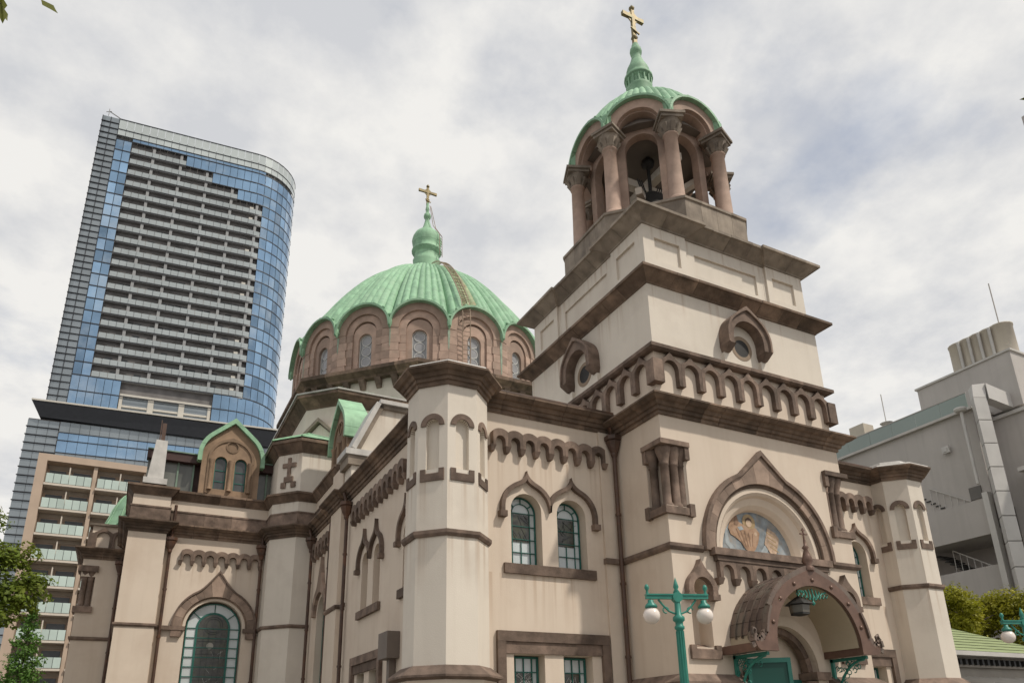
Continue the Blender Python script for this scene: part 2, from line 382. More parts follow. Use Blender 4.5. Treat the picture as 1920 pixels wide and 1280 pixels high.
# --- narthex -------------------------------------------------------
F0 = FR(0, -1.15, 0)
nars = {}
for s in (-1, 1):
    NX = B()
    ol = [(-7.6, 0), (-3.0, 0), (-3.0, 8.95), (-7.6, 8.95)]
    hl = [arched(-5.60, .40, 5.28, 6.56), arched(-4.38, .40, 5.28, 6.56), [(-6.0, 1.3), (-5.24, 1.3), (-5.24, 3.30), (-6.0, 3.30)], [(-4.76, 1.3), (-4.0, 1.3), (-4.0, 3.30), (-4.76, 3.30)]]
    if s == 1: ol = [(-x, z) for x, z in reversed(ol)]; hl = [[(-x, z) for x, z in reversed(h)] for h in hl]
    NX.prism(ol, 0, .45, hl, .36); nars[s] = NX.build('narthex_wall', PLN, CA, bake=F0)
for s in (-1, 1):
    nar = nars[s]
    for cx in (5.60, 4.38): arch_window(F0, s*cx, .385, 5.31, 6.56, .27)
    for cx in (5.62, 4.38): rect_window(F0, s*cx-.365, s*cx+.365, 1.3, 3.28, .27)
    # paired ogee hood with a shared middle foot
    for c in (5.60, 4.38):
        lf = 6.46 if (c == 5.60) == (s == -1) else 6.72; rf = 6.40 if (c == 4.38) == (s == -1) else 6.72
        cx = s*c; r, th = .69, .10
        o_ = ogee(cx, 6.56, r, 7.50, 66, k=.97); i_ = ogee(cx, 6.56, r-th, 7.50-.20, 66, k=.97)
        def lim(p):      # keep the half next to the neighbour on its own side and stop each foot at its height
            q = []
            for x, z in p:
                mid = s*4.99
                if abs(cx) > 4.99: x = x if abs(x) > 4.995 else s*4.995
                else: x = x if abs(x) < 4.985 else s*4.985
                q.append((x, z))
            return q
        o_, i_ = lim(o_), lim(i_)
        o_ = [(o_[0][0], rf)]+o_+[(o_[-1][0], lf)]; i_ = [(i_[0][0], rf)]+i_+[(i_[-1][0], lf)]
        hb = B().prism(o_+list(reversed(i_)), -.11, .02)
        hb.build('ogee_hood', BR, nar, mx=F0)
        xo = s*(6.245 if c == 5.60 else 3.735); zf = 6.46 if c == 5.60 else 6.40
        B().box(xo-.09, xo+.09, -.15, .02, zf-.14, zf-.002).build('hood_stop', BR, nar, mx=F0)
    B().box(min(s*6.21, s*3.79), max(s*6.21, s*3.79), -.07, .02, 5.05, 5.275).build('window_sill', BR, nar, mx=F0)
    for c in (5.60, 4.38): B().hexa([(s*c-.395, -.02, 5.277), (s*c+.395, -.02, 5.277), (s*c+.395, .27, 5.277), (s*c-.395, .27, 5.277), (s*c-.395, -.02, 5.281), (s*c+.395, -.02, 5.281), (s*c+.395, .27, 5.33), (s*c-.395, .27, 5.33)]).build('sill_slope', BR, nar, mx=F0)
    a, b = (-6.42, -3.55) if s == -1 else (3.55, 6.42)
    fb = B()
    for (x0, x1, z0, z1, p) in ((a, b, 3.56, 3.78, .09), (a, a+.2, 1.0, 3.555, .09), (b-.2, b, 1.0, 3.555, .09)): fb.box(x0, x1, -p, .02, z0, z1)
    fb.build('window_surround', BR, nar, mx=F0)
    B().box(a+.202, b-.202, -.05, .02, 3.31, 3.557).build('window_lintel', BR, nar, mx=F0)
    corbel_table(F0, nar, *((-6.50, -3.40) if s == -1 else (3.40, 6.50)), 8, 8.13)
    p0, p1 = (-3.5, -3.001) if s == -1 else (3.001, 3.5)
    B().box(p0, p1, -.06, .02, 0, 8.86).build('pilaster', PL, nar, mx=F0)
    B().box(p0-.03, p1, -.13, .02, 5.47, 5.60).build('string_course', BR, nar, mx=F0)
CP1 = corn_prof(8.87, 9.28, .36)
cornice(nar, [(-7.0, -1.15), (-3.0, -1.15)], CP1, BD, .8, False); cornice(nar, [(3.0, -1.15), (7.0, -1.15)], CP1, BD, .8, False)
for a, b in ((-7.0, -3.2), (3.2, 7.0)): B().box(a, b, -.36, .3, 9.285, 9.325).build('gutter', PI, nar, mx=F0)
B().box(-7.5, 7.5, -.9, 6.8, 9.0, 9.31).build('narthex_roof', LD, CA)
# --- flank (facing the left) and transept plan ---------------------
FL = FR(-7.6, 0, 90)
fk = B().prism([(-13.6, 0), (1.15, 0), (1.15, 8.95), (-7.3, 8.95), (-7.3, 10.3), (-13.6, 10.3)], 0, .5,
    [arched(-4.90, .30, 5.08, 6.45), arched(-3.77, .30, 5.08, 6.45), arched(-1.30, .30, 5.08, 6.45), arched(-.17, .30, 5.08, 6.45), [(-5.25, 1.2), (-4.55, 1.2), (-4.55, 3.35), (-5.25, 3.35)], [(-4.1, 1.2), (-3.4, 1.2), (-3.4, 3.35), (-4.1, 3.35)], arched(-10.0, .62, 1.6, 5.75)], .3)
flank = fk.build('nave_flank_wall', PL, CA, bake=FL)
for c1, c2 in ((-4.90, -3.77), (-1.30, -.17)):
    md = (c1+c2)/2
    for cx in (c1, c2):
        o_ = ogee(cx, 6.45, .62, 7.46, 66, k=.97); i_ = ogee(cx, 6.45, .52, 7.22, 66, k=.97)
        f = (lambda x: min(x, md-.004)) if cx == c1 else (lambda x: max(x, md+.004))
        o_ = [(f(x), z) for x, z in o_]; i_ = [(f(x), z) for x, z in i_]
        rf, lf = (6.66, 6.33) if cx == c1 else (6.33, 6.66)
        o_ = [(o_[0][0], rf)]+o_+[(o_[-1][0], lf)]; i_ = [(i_[0][0], rf)]+i_+[(i_[-1][0], lf)]
        B().prism(o_+list(reversed(i_)), -.11, .02).build('ogee_hood', BR, flank, mx=FL)
    for x in (c1-.565, c2+.565): B().box(x-.09, x+.09, -.15, .02, 6.20, 6.328).build('hood_stop', BR, flank, mx=FL)
    B().box(c1-.46, c2+.46, -.09, .02, 4.86, 5.075).build('window_sill', BR, flank, mx=FL)
corbel_table(FL, flank, -6.05, -1.3, 11, 8.10)
corbel_table(FL, flank, -11.3, -8.95, 5, 8.10)
for cx in (-4.90, -3.75): rect_window(FL, cx-.34, cx+.34, 1.2, 3.33, .2)
sb = B()
for (x0, x1, z0, z1) in ((-5.7, -2.95, 3.6, 3.82), (-5.7, -5.5, 1.0, 3.595), (-3.15, -2.95, 1.0, 3.595)): sb.box(x0, x1, -.1, .02, z0, z1)
sb.build('window_surround', BR, flank, mx=FL)
B().box(-5.49, -3.16, -.05, .02, 3.36, 3.595).build('window_lintel', BR, flank, mx=FL)
bx = B().box(-2.35, -1.65, -.32, .02, 3.45, 4.08); bx.box(-2.1, -1.9, -.17, -.02, 0, 3.45).build('cable_box', M('grey_cable_box', (.17, .14, .12), .6), flank, mx=FL)
arch_window(FL, -10.0, .60, 1.6, 5.75, .22, style='big')
outer = ogee(-10.0, 5.75, 1.02, 7.75, 62, k=.35)
outer = [(outer[0][0], 5.4)]+outer+[(outer[-1][0], 5.4)]
voussoirs(FL, flank, -10.0, 5.75, .74, outer, [0, 16, 32, 48, 62, 82, 98, 118, 132, 148, 164, 180], -.12, .02, VS)
B().box(-8.73, -7.38, -.15, .02, 0, 10.28).build('flank_pilaster', PL, flank, mx=FL)
# --- transept ------------------------------------------------------
FT = FR(0, 13.6, 0)
tr = B().prism([(-13.85, 0), (-7.7, 0), (-7.7, 10.3), (-13.85, 10.3)], 0, .5, [arched(-10.62, .98, 1.5, 5.62)], .34)
tr.box(-13.85, -13.4, .45, 6, 0, 10.3)
trs = tr.build('transept_wall', PLT, CA, bake=FT)
B().box(-13.848, -12.6, -.35, -.001, 0, 10.28).build('corner_pier', PL, CA, bake=FT)
arch_window(FT, -10.62, .93, 1.5, 5.62, .26, style='big')
outer = ogee(-10.62, 5.62, 1.40, 7.62, 62, k=.3)
voussoirs(FT, trs, -10.62, 5.62, 1.12, outer, [0, 15, 30, 44, 57, 68, 81, 99, 112, 123, 136, 150, 165, 180], -.10, .02, VS)
o2 = ogee(-10.62, 5.62, 1.46, 7.72, 62, k=.3)
B().prism(o2+list(reversed(outer)), -.15, .02).build('hood_mould', BR, trs, mx=FT)
ri = [(p) for p in arc(-10.62, 5.62, 1.12, 0, 180, 20)]
B().prism(ri+list(reversed(arc(-10.62, 5.62, 1.075, 0, 180, 20))), -.05, .02).build('arch_fillet', BD, trs, mx=FT)
for s in (-1, 1):
    B().box(-10.62+s*1.27-.17, -10.62+s*1.27+.17, -.12, .02, 5.25, 5.47).build('impost_block', BR, trs, mx=FT)
    x0, x1 = sorted((-10.62+s*.985, -10.62+s*(1.82 if s == -1 else 1.45))); B().box(x0, x1, -.14, .02, 5.472, 5.615).build('string_course', BR, trs, mx=FT)
corbel_table(FT, trs, -12.02, -9.22, 7, 8.12)
P1 = [(-13.85, 17.3), (-13.85, 13.25), (-12.6, 13.25), (-12.6, 13.6), (-9.08, 13.6), (-9.08, 12.72), (-8.28, 11.87), (-7.6, 11.87), (-7.6, 8.73), (-7.75, 8.73), (-7.75, 7.38), (-7.6, 7.38), (-7.6, -.45)]
cornice(trs, P1, CP1, BD, .85, False)
P2 = P1[:8]+[(-7.6, 8.3)]
cornice(trs, P2, [(-.05, 9.36), (.035, 9.36), (.035, 9.80), (.055, 9.80), (.055, 9.86), (-.05, 9.86)], BR, 1.05, False, 'band_stone')
cornice(trs, P2, cove_prof(10.26, 10.60, .24), BD, .9, False)
def string(parent, path, z, p=.07, h=.12, mat=None, closed=False): cornice(parent, path, [(-.03, z), (p*.5, z), (p, z+h*.45), (p, z+h), (-.03, z+h+.02)], mat or BR, 2.2, closed, 'string_course')
string(trs, [(-13.85, 17.3), (-13.85, 13.25), (-12.6, 13.25), (-12.6, 13.6), (-12.46, 13.6)], 5.50)
string(flank, [(-7.6, 9.0), (-7.6, 8.73), (-7.75, 8.73), (-7.75, 7.38), (-7.6, 7.38), (-7.6, 6.9)], 5.50)
# re-entrant octagonal stair tower
TP = [(-9.08, 14.2), (-9.08, 12.72), (-8.28, 11.87), (-7.0, 11.87), (-7.0, 14.2)]
st = B(); ring_wall(st, TP, 0, 10.3); stw = st.build('stair_tower', PW, CA)
string(stw, TP[:4], 5.50)
TU = [(x+.05*(1 if x < -8.5 else 0), y+.05) for x, y in TP]; TU = [(-8.98, 14.6), (-8.98, 12.76), (-8.24, 11.97), (-6.6, 11.97), (-6.6, 14.6)]
up = B(); ring_wall(up, TU, 10.3, 12.4); upw = up.build('stair_tower_lantern', PW, stw)
cornice(stw, TU[:4], cove_prof(12.28, 12.78, .32), BD, .8, False)
ro = B(); lo = [(-9.32, 14.6), (-9.32, 12.62), (-8.38, 11.63), (-6.6, 11.63), (-6.6, 14.6)]; ap = (-7.75, 13.5, 13.75)
for a, b in zip(lo[:-1], lo[1:]): ro.add([(*a, 12.83), (*b, 12.83), ap], [(0, 1, 2)])
ro.add([(*p, 12.83) for p in lo], [tuple(range(5))]); ro.build('stair_tower_roof', CG, stw)
for a in lo[1:4]:
    q = B(); q.tube([(*a, 12.85), ap], .035, 6); q.build('roof_rib', CG, stw)
fx = FR((-8.98-8.24)/2, (12.76+11.97)/2, 47.0)          # stone cross on the diagonal face
xb = B()
for (x0, x1, z0, z1) in ((-.07, .07, 11.35, 12.12), (-.30, -.072, 11.73, 11.90), (.072, .30, 11.73, 11.90), (-.20, .20, 11.13, 11.345), (-.33, -.12, 10.9, 11.125), (.12, .33, 10.9, 11.125)):
    xb.box(x0, x1, -.06, .02, z0, z1)
xb.build('stone_cross', BR, stw, mx=fx)
# gable moulding on the chamfer behind the lantern roof
fg = FR(-7.24, 13.60, 45)
B().prism([(-1.5, 12.9), (1.5, 12.9), (0, 14.25)], -.12, .3).build('gablet', PW, stw, mx=fg)
for s in (-1, 1): B().hexa([(s*1.65, -.3, 12.85), (s*1.65, .1, 12.85), (0, .1, 14.33), (0, -.3, 14.33), (s*1.65, -.3, 13.0), (s*1.65, .1, 13.0), (0, .1, 14.50), (0, -.3, 14.50)]).build('gablet_coping', BP, stw, mx=fg)
# mansard strip and dormer over the transept
MG = M('mansard_glass', (.13, .135, .12), .22, .3, 1.5, objvar=.3, spec=.6, streak=.3, stain=(.25, .26, .23))
MW = M('mansard_timber', (.06, .030, .026), .6, .2, 3)
ms = B().box(-13.5, -8.9, .72, 5.5, 10.3, 12.3); mso = ms.build('mansard_core', MW, CA, bake=FT)
B().box(-13.6, -8.9, .35, .75, 11.95, 12.28).build('mansard_beam', MW, mso, mx=FT)
B().box(-13.6, -8.9, .30, .8, 12.285, 12.33).build('mansard_cap', CK, mso, mx=FT)
pm = B().box(-.245, .245, 0, .05, 10.62, 11.94).mesh('mansard_panel', MG); mm = B().box(-.03, .03, -.05, .05, 10.62, 11.95).mesh('mullion', CK)
for i in range(9):
    x = -13.3+.55*i
    if not -11.9 < x < -9.55: put('mansard_panel', pm, mso, FT @ T(x, .6, 0)); put('mullion', mm, mso, FT @ T(x+.275, .6, 0))
def dormer(fr, parent=CA, dep=1.9):
    ol = [(-1.08, 10.6), (1.08, 10.6)]+ogee(0, 12.28, 1.08, 13.72, 48)
    d = B().prism(ol, 0, .4, [arched(-.37, .22, 10.95, 12.08), arched(.37, .22, 10.95, 12.08), arc(0, 12.74, .2, 0, 345, 23)], .25)
    d.box(-1.0, 1.0, .4, 1.9, 10.6, 12.1)
    do = d.build('dormer', TN, parent, mx=fr)
    for (a, b_) in ((1.08, 1.22),):
        ob = B(); o_ = ogee(0, 12.28, 1.24, 13.95, 48); i_ = ogee(0, 12.28, 1.085, 13.725, 48)
        o_ = [(o_[0][0], 12.0)]+o_+[(o_[-1][0], 12.0)]; i_ = [(i_[0][0], 12.0)]+i_+[(i_[-1][0], 12.0)]
        ob.prism(o_+list(reversed(i_)), -.16, dep); ob.build('dormer_roof', CG, do)
    ov = ogee(0, 12.2, .86, 13.12, 70, k=.6); ov = [(.86, 10.75)]+ov+[(-.86, 10.75)]; iv = arc(0, 12.2, .76, 0, 180, 20); iv = [(.76, 10.75)]+iv+[(-.76, 10.75)]
    B().prism(ov+list(reversed(iv)), -.05, .02).build('arch_mould', TN, do)
    for cx in (-.37, .37):
        b = B().prism(arched(cx, .218, 10.95, 12.08), .12, .16, [arched(cx, .18, 10.99, 12.08)], .04, back=False)
        for z in (11.3, 11.75): b.box(cx-.2, cx+.2, .125, .155, z-.018, z+.018)
        wo_ = b.build('window', TD, do); B().prism(arched(cx, .21, 10.96, 12.08), .15, .17).build('pane', DP, wo_)
    B().prism(arc(0, 12.74, .2, 0, 345, 23), .1, .12).build('round_pane', DP, do)
    B().prism(arc(0, 12.74, .25, 0, 345, 23)+[], -.03, .02, [arc(0, 12.74, .2, 0, 345, 23)], .05).build('round_surround', TN, do)
    for x in (-.72, 0, .72):
        w_ = .075
        B().lathe([(w_*1.3, 10.9), (w_, 11.0), (w_, 11.95), (w_*1.5, 12.1), (w_*1.5, 12.14)], 10, x, -.03).build('colonnette', TN, do)
    return do
dormer(FR(-10.62, 13.75, 0))
dn2 = dormer(FR(-7.25, 10.15, 90), CA, .75)
bv = ogee(0, 12.2, .95, 13.3, 60); B().prism([(.95, 11.9)]+bv+[(-.95, 11.9)], .75, 1.7).build('dormer_barrel', LD, dn2)
B().box(-7.0, 7, 7.2, 13.4, 9, 12.0).build('nave_roof', LD, CA)
B().box(-7.35, -7.02, 7.25, 9.1, 9, 11.3).build('nave_mansard', PW, CA)
# sheeted pinnacle on the corner pier
pn = B(); pn.box(-13.62, -12.82, 12.99, 13.75, 10.64, 10.86); pn.hexa([(-13.5, 13.1, 10.86), (-12.95, 13.1, 10.86), (-12.95, 13.65, 10.86), (-13.5, 13.65, 10.86), (-13.36, 13.15, 12.4), (-12.97, 13.15, 12.4), (-12.97, 13.55, 12.4), (-13.36, 13.55, 12.4)])
pno = pn.build('sheeted_pinnacle', LD, CA); B().box(-13.22, -13.08, 13.3, 13.44, 12.4, 13.15).tube([(-13.26, 13.28, 12.4), (-13.26, 13.28, 13.25)], .02, 6).build('pinnacle_post', PI, pno)
# gable parapet over the narthex
FG = FR(0, 6.75, 0)
gp = B().prism([(-7.55, 8.9), (7.55, 8.9), (7.55, 10.35), (6.7, 12.2), (-6.7, 12.2), (-7.55, 10.35)], 0, .5); gpo = gp.build('gable_parapet', PW, CA, bake=FG)
def beam(name, a, b, y0, y1, h, mat, parent, fr):
    (x0, z0), (x1, z1) = a, b; l = sqrt((x1-x0)**2+(z1-z0)**2); nx, nz = -(z1-z0)/l*h, (x1-x0)/l*h
    return B().hexa([(x0, y0, z0), (x1, y0, z1), (x1, y1, z1), (x0, y1, z0), (x0+nx, y0, z0+nz), (x1+nx, y0, z1+nz), (x1+nx, y1, z1+nz), (x0+nx, y1, z0+nz)]).build(name, mat, parent, mx=fr)
beam('coping_moulding', (-7.45, 10.52), (-6.70, 12.20), -.12, .5, .14, BP, gpo, FG); beam('coping', (-7.60, 10.55), (-6.82, 12.29), -.26, 1.15, .16, LD, gpo, FG)
beam('coping_moulding', (-6.70, 12.2), (6.7, 12.2), -.12, .5, .14, BP, gpo, FG); beam('coping', (-6.84, 12.345), (6.84, 12.345), -.22, .75, .14, LD, gpo, FG)
B().box(-7.95, -6.95, -.35, .8, 10.32, 10.52).build('kneeler_cap', LD, gpo, mx=FG)
B().box(-7.85, -7.0, -.28, .7, 10.0, 10.315).build('kneeler', BP, gpo, mx=FG); B().box(-7.7, -7.1, -.18, .6, 9.3, 9.998).build('kneeler_pier', PW, gpo, mx=FG)
# --- front corner turrets ------------------------------------------
TX, TY, TA = -7.6, -1.23, .8225
tb = B()
for k in range(8):
    f = FR(TX-TA*sin(radians(45*k)), TY-TA*cos(radians(45*k)), 45*k); hw = TA*tan(pi/8)
    q = B().prism([(-hw, 2.9), (hw, 2.9), (hw, 8.95), (-hw, 8.95)], 0, .2, [arched(0, .15, 6.96, 7.95, 10)], .12, back=False)
    q.prism(arched(0, .17, 6.93, 7.95, 10), .115, .12, back=False)
    tb.add([tuple(f @ Vector(p)) for p in q.v], q.f)
tur = tb.build('corner_turret', PWT, CA)
h1 = B().prism(arc(0, 7.95, .272, 0, 180, 14)+arc(0, 7.95, .15, 180, 0, 14), -.035, .10).mesh('niche_arch', BR)
sl = B().box(-.27, .27, -.03, .02, 6.70, 6.85).box(-.27, -.152, -.03, .02, 6.852, 6.965).box(.152, .27, -.03, .02, 6.852, 6.965).hexa([(-.15, -.03, 6.852), (.15, -.03, 6.852), (.15, .11, 6.852), (-.15, .11, 6.852), (-.15, -.028, 6.86), (.15, -.028, 6.86), (.15, .112, 6.96), (-.15, .112, 6.96)]).mesh('niche_sill', BR)
for k in range(8):
    f = FR(TX-TA*sin(radians(45*k)), TY-TA*cos(radians(45*k)), 45*k); put('niche_arch', h1, tur, f); put('niche_sill', sl, tur, f)
OC = octo(TX, TY, TA/C8)
cornice(tur, OC, corn_prof(8.88, 9.27, .33), BD, 1.2)
string(tur, OC, 5.50, .07, .13, closed=True)
cornice(tur, OC, [(-.05, 2.66), (.12, 2.66), (.16, 2.70), (.26, 2.72), (.26, 2.76), (.02, 2.95), (-.05, 2.95)], BR, 1.2)
B().lathe([(TA/C8+.14, 0), (TA/C8+.14, 2.67)], 8, TX, TY, False, pi/8).build('turret_base', PL, tur)
B().lathe([(1.20, 9.285), (1.17, 9.335), (.78, 9.43), (.74, 9.52), (.72, 9.54), (0, 9.62)], 8, TX, TY, False, pi/8).build('turret_roof', LD, tur)
copy_tree(tur, CA, T(15.2, 0, 0))
GDP, GDQ = 1.1, 2.0
# ------------------------------------------------------------------ bell tower
FB = FR(0, -3.0, 0)
nt_ = 2.33
ol = [(-3, 0), (3, 0), (3, 6.5), (nt_, 6.5), (nt_, 7.95), (3, 7.95), (3, 8.9), (-3, 8.9), (-3, 7.95), (-nt_, 7.95), (-nt_, 6.5), (-3, 6.5)]
fb = B().prism(ol, 0, .62, [[(-1.56, 5.60), (1.56, 5.60)]+arc(0, 5.60, 1.56, 2, 178, 30), arched(-2.32, .27, 3.36, 4.58), arched(2.32, .27, 3.36, 4.58), arched(0, 1.02, .02, 2.9)], .42, back=False)
fb.add([(-3, .42, 0), (3, .42, 0), (3, .42, 6.4), (-3, .42, 6.4)], [(0, 1, 2, 3)])
sp = [(1.555, .0), (1.50, .05), (1.46, .13), (1.30, .20), (1.20, .30), (1.17, .41)]          # coved archivolt
for (r0, y0), (r1, y1) in zip(sp[:-1], sp[1:]):
    a, b = arc(0, 5.60, r0, 0, 180, 30), arc(0, 5.60, r1, 0, 180, 30)
    fb.add([(x, y0, z) for x, z in a]+[(x, y1, z) for x, z in b], [(i, i+1, i+32, i+31) for i in range(30)], True)
fb.add([tuple(FB.inverted() @ Vector(p)) for p in ((-3, 3, 0), (3, 3, 0), (3, 3, 8.9), (-3, 3, 8.9))], [(0, 1, 2, 3)])
for az in (90, -90):
    f = FR(-3 if az == 90 else 3, 0, az); s = 1 if az == 90 else -1
    o_ = [(-3*s, 0), (2.379*s, 0), (2.379*s, 8.9), (-3*s, 8.9)]
    q = B().prism(o_, 0, .62, back=False); fb.add([tuple(FB.inverted() @ (f @ Vector(p))) for p in q.v], q.f)
for s in (-1, 1): fb.add([(s*2.33, .02, 6.4), (s*2.93, .62, 6.4), (s*2.93, .62, 8.0), (s*2.33, .02, 8.0)], [(0, 1, 2, 3)])
bt = fb.build('bell_tower', PL, CA, bake=FB)
sq = lambda h: [(-h, -h), (h, -h), (h, h), (-h, h)]
# corner colonnettes
cl = B().lathe([(.14, 6.45), (.14, 6.5), (.145, 6.54), (.10, 6.6), (.10, 7.5), (.12, 7.52), (.105, 7.55), (.13, 7.68), (.19, 7.86), (.19, 7.94)], 12).mesh('colonnette', BR)
for s in (-1, 1):
    for x, y in ((-2.89, -2.50), (-2.86, -2.86), (-2.61, -2.88), (-2.42, -2.86)): put('colonnette', cl, bt, T(-s*x, y, 0))
    x0, x1 = sorted((s*3.12, s*2.27)); B().box(x0, x1, -3.12, -2.36, 7.95, 8.07).build('colonnette_cap_block', BR, bt)
    x0, x1 = sorted((s*2.40, s*2.27)); B().box(x0, x1, -3.09, -2.95, 7.645, 7.948).build('cap_ear', BR, bt)
    x0, x1 = sorted((s*3.09, s*2.95)); B().box(x0, x1, -2.49, -2.36, 7.645, 7.948).build('cap_ear', BR, bt)
    x0, x1 = sorted((s*3.10, s*2.29)); B().box(x0, x1, -3.08, -2.37, 6.29, 6.46).build('colonnette_base_block', BR, bt)
    x0, x1 = sorted((s*2.41, s*2.27)); B().box(x0, x1, -3.105, -2.95, 6.265, 6.56).build('base_ear', BR, bt)
    x0, x1 = sorted((s*3.125, s*2.95)); B().box(x0, x1, -2.49, -2.35, 6.27, 6.56).build('base_ear', BR, bt)
    # small niches beside the portal
    hood(FB, bt, s*2.32, 4.60, .41, 5.28, .14, .16, foot=4.50, sh=48, inner=[(s*2.32+.27, 4.5)]+arc(s*2.32, 4.60, .27, 0, 180, 14)+[(s*2.32-.27, 4.5)], block=True)
    B().box(s*2.32-.42, s*2.32+.42, -.07, .02, 3.11, 3.30).box(s*2.32-.42, s*2.32-.275, -.07, .02, 3.302, 3.4).box(s*2.32+.275, s*2.32+.42, -.07, .02, 3.302, 3.4).hexa([(s*2.32-.27, -.06, 3.302), (s*2.32+.27, -.06, 3.302), (s*2.32+.27, .3, 3.302), (s*2.32-.27, .3, 3.302), (s*2.32-.27, -.058, 3.31), (s*2.32+.27, -.058, 3.31), (s*2.32+.27, .3, 3.45), (s*2.32-.27, .3, 3.45)]).build('niche_sill', BR, bt, mx=FB)
# great ogee arch over the tympanum
go = [(2.00, 5.52)]+arc(0, 5.60, 2.00, 0, 68, 14)+[(0, 8.10)]; go = go+[(-x, z) for x, z in reversed(go[:-1])]
voussoirs(FB, bt, 0, 5.60, 1.76, go, [-2, 12, 25, 37, 48, 58, 69, 83, 97, 111, 122, 132, 143, 155, 168, 182], -.09, .02, VS)
gm = [(2.09, 5.52)]+arc(0, 5.60, 2.09, 0, 69, 14)+[(0, 8.24)]; gm = gm+[(-x, z) for x, z in reversed(gm[:-1])]
B().prism(gm+list(reversed(go)), -.15, .02).build('hood_mould', BR, bt, mx=FB)
ga = [(1.755, 5.52)]+arc(0, 5.60, 1.755, 0, 180, 30)+[(-1.755, 5.52)]; gb = [(1.68, 5.52)]+arc(0, 5.60, 1.68, 0, 180, 30)+[(-1.68, 5.52)]
B().prism(ga+list(reversed(gb)), -.03, .02).build('arch_fillet', BD, bt, mx=FB)
# painted tympanum: blue ground, orange robe, halo, open scroll
MB_ = M('tympanum_blue', (.215, .245, .265), .6, .45, 3.2, patch=.7, patchcol=(.30, .25, .20), pscale=4)
MO = M('tympanum_orange', (.36, .225, .14), .6, .45, 6, patch=.6, patchcol=(.27, .22, .18), pscale=6)
MC = M('tympanum_cream', (.45, .33, .24), .6, .35, 7); MS = M('tympanum_pale_cloud', (.32, .36, .38), .6, .25, 5); MF = M('tympanum_face', (.52, .39, .28), .6, .2, 8); MH = M('tympanum_halo', (.35, .25, .13), .5, .2, 8)
ty = B().prism([(-1.18, 5.58), (1.18, 5.58)]+arc(0, 5.60, 1.18, 0, 180, 30), .400, .412).build('tympanum', MB_, CA, mx=FB)
def flat(name, pts, y, mat): return B().prism(pts, y, y+.003).build(name, mat, ty)
flat('pale_cloud', [(-1.0, 5.9), (-.98, 6.25), (-.88, 6.45), (-.82, 6.4), (-.9, 6.2), (-.86, 5.95), (-.66, 5.75), (-.35, 5.68), (.1, 5.75), (.32, 6.0), (.36, 6.3), (.48, 6.32), (.46, 6.0), (.3, 5.7), (-.1, 5.62), (-.7, 5.63)], .392, MS)
flat('halo', arc(-.16, 6.50, .21, 0, 345, 23), .388, MH)
flat('robe', [(-.86, 6.3), (-.72, 6.62), (-.6, 6.66), (-.5, 6.48), (-.3, 6.40), (-.14, 6.33), (.04, 6.38), (.16, 6.25), (.06, 5.98), (-.05, 5.82), (-.17, 5.72), (-.36, 5.80), (-.5, 5.98), (-.66, 6.08), (-.8, 6.14)], .384, MO)
flat('face', arc(-.17, 6.47, .095, 0, 340, 17), .380, MF)
flat('hair', [(-.27, 6.5), (-.26, 6.58), (-.17, 6.63), (-.08, 6.58), (-.07, 6.5), (-.12, 6.55), (-.22, 6.55)], .377, M('tympanum_brown', (.1, .06, .04), .6))
flat('open_scroll', [(.28, 6.0), (.44, 6.42), (.68, 6.32), (.80, 6.17), (.62, 5.72), (.5, 5.70)], .384, MC)
for i in range(4):
    z = 6.32-.12*i; x = .36+.02*i; flat('scroll_line', [(x+.03, z), (x+.30, z-.12), (x+.30, z-.145), (x+.03, z-.025)], .381, MH)
MR = M('tympanum_fold', (.22, .135, .085), .6, .3, 6)
for q_ in range(5): flat('robe_fold', [(-.62+.13*q_, 6.30-.02*q_), (-.59+.13*q_, 6.30-.02*q_), (-.40+.07*q_, 5.86+.01*q_), (-.42+.07*q_, 5.85+.01*q_)], .381, MR)
flat('raised_arm', [(-.66, 6.40), (-.60, 6.64), (-.54, 6.62), (-.50, 6.44), (-.56, 6.38)], .379, MR)
flat('white_sleeve', [(-.56, 6.34), (-.42, 6.38), (-.36, 6.30), (-.5, 6.26)], .380, MS)
flat('hand', arc(.02, 6.22, .05, 0, 330, 11), .380, MF)
# string courses, ledge and corbels below the tympanum
string(bt, [(-3.0, 3.0), (-3.0, -3.0), (-2.1, -3.0)], 5.47, .09, .14); string(bt, [(2.1, -3.0), (3.0, -3.0), (3.0, 3.0)], 5.47, .09, .14)
B().box(-1.9, 1.9, -.20, .02, 5.42, 5.585).build('tympanum_ledge', BR, bt, mx=FB); B().box(-1.8, 1.8, -.15, .02, 5.30, 5.418).build('tympanum_ledge', BR, bt, mx=FB)
cm, cp = corbel_meshes(.50, outr=.33, dep=.15)
arb = B().prism([(.248, -.16), (.248, .235), (-.248, .235), (-.248, -.16), (-.16, -.16)]+arc(0, 0, .16, 180, 0, 10)+[(.16, -.16)], -.13, .02).mesh('corbel_arch', BR)
for i in range(7): put('corbel_arch', arb, bt, FB @ T(-1.5+.5*i, 0, 5.06))
for i in range(8): put('corbel', cp, bt, FB @ T(-1.75+.5*i, 0, 5.035))
# base batter
cornice(bt, [(-3.0, 3.0), (-3.0, -3.0), (-1.35, -3.0)], [(-.05, 2.5), (.10, 2.5), (.14, 2.56), (.24, 2.58), (.24, 2.63), (.02, 2.80), (-.05, 2.80)], BR, 1.2, False, 'base_stone')
cornice(bt, [(1.35, -3.0), (3.0, -3.0), (3.0, 3.0)], [(-.05, 2.5), (.10, 2.5), (.14, 2.56), (.24, 2.58), (.24, 2.63), (.02, 2.80), (-.05, 2.80)], BR, 1.2, False, 'base_stone')
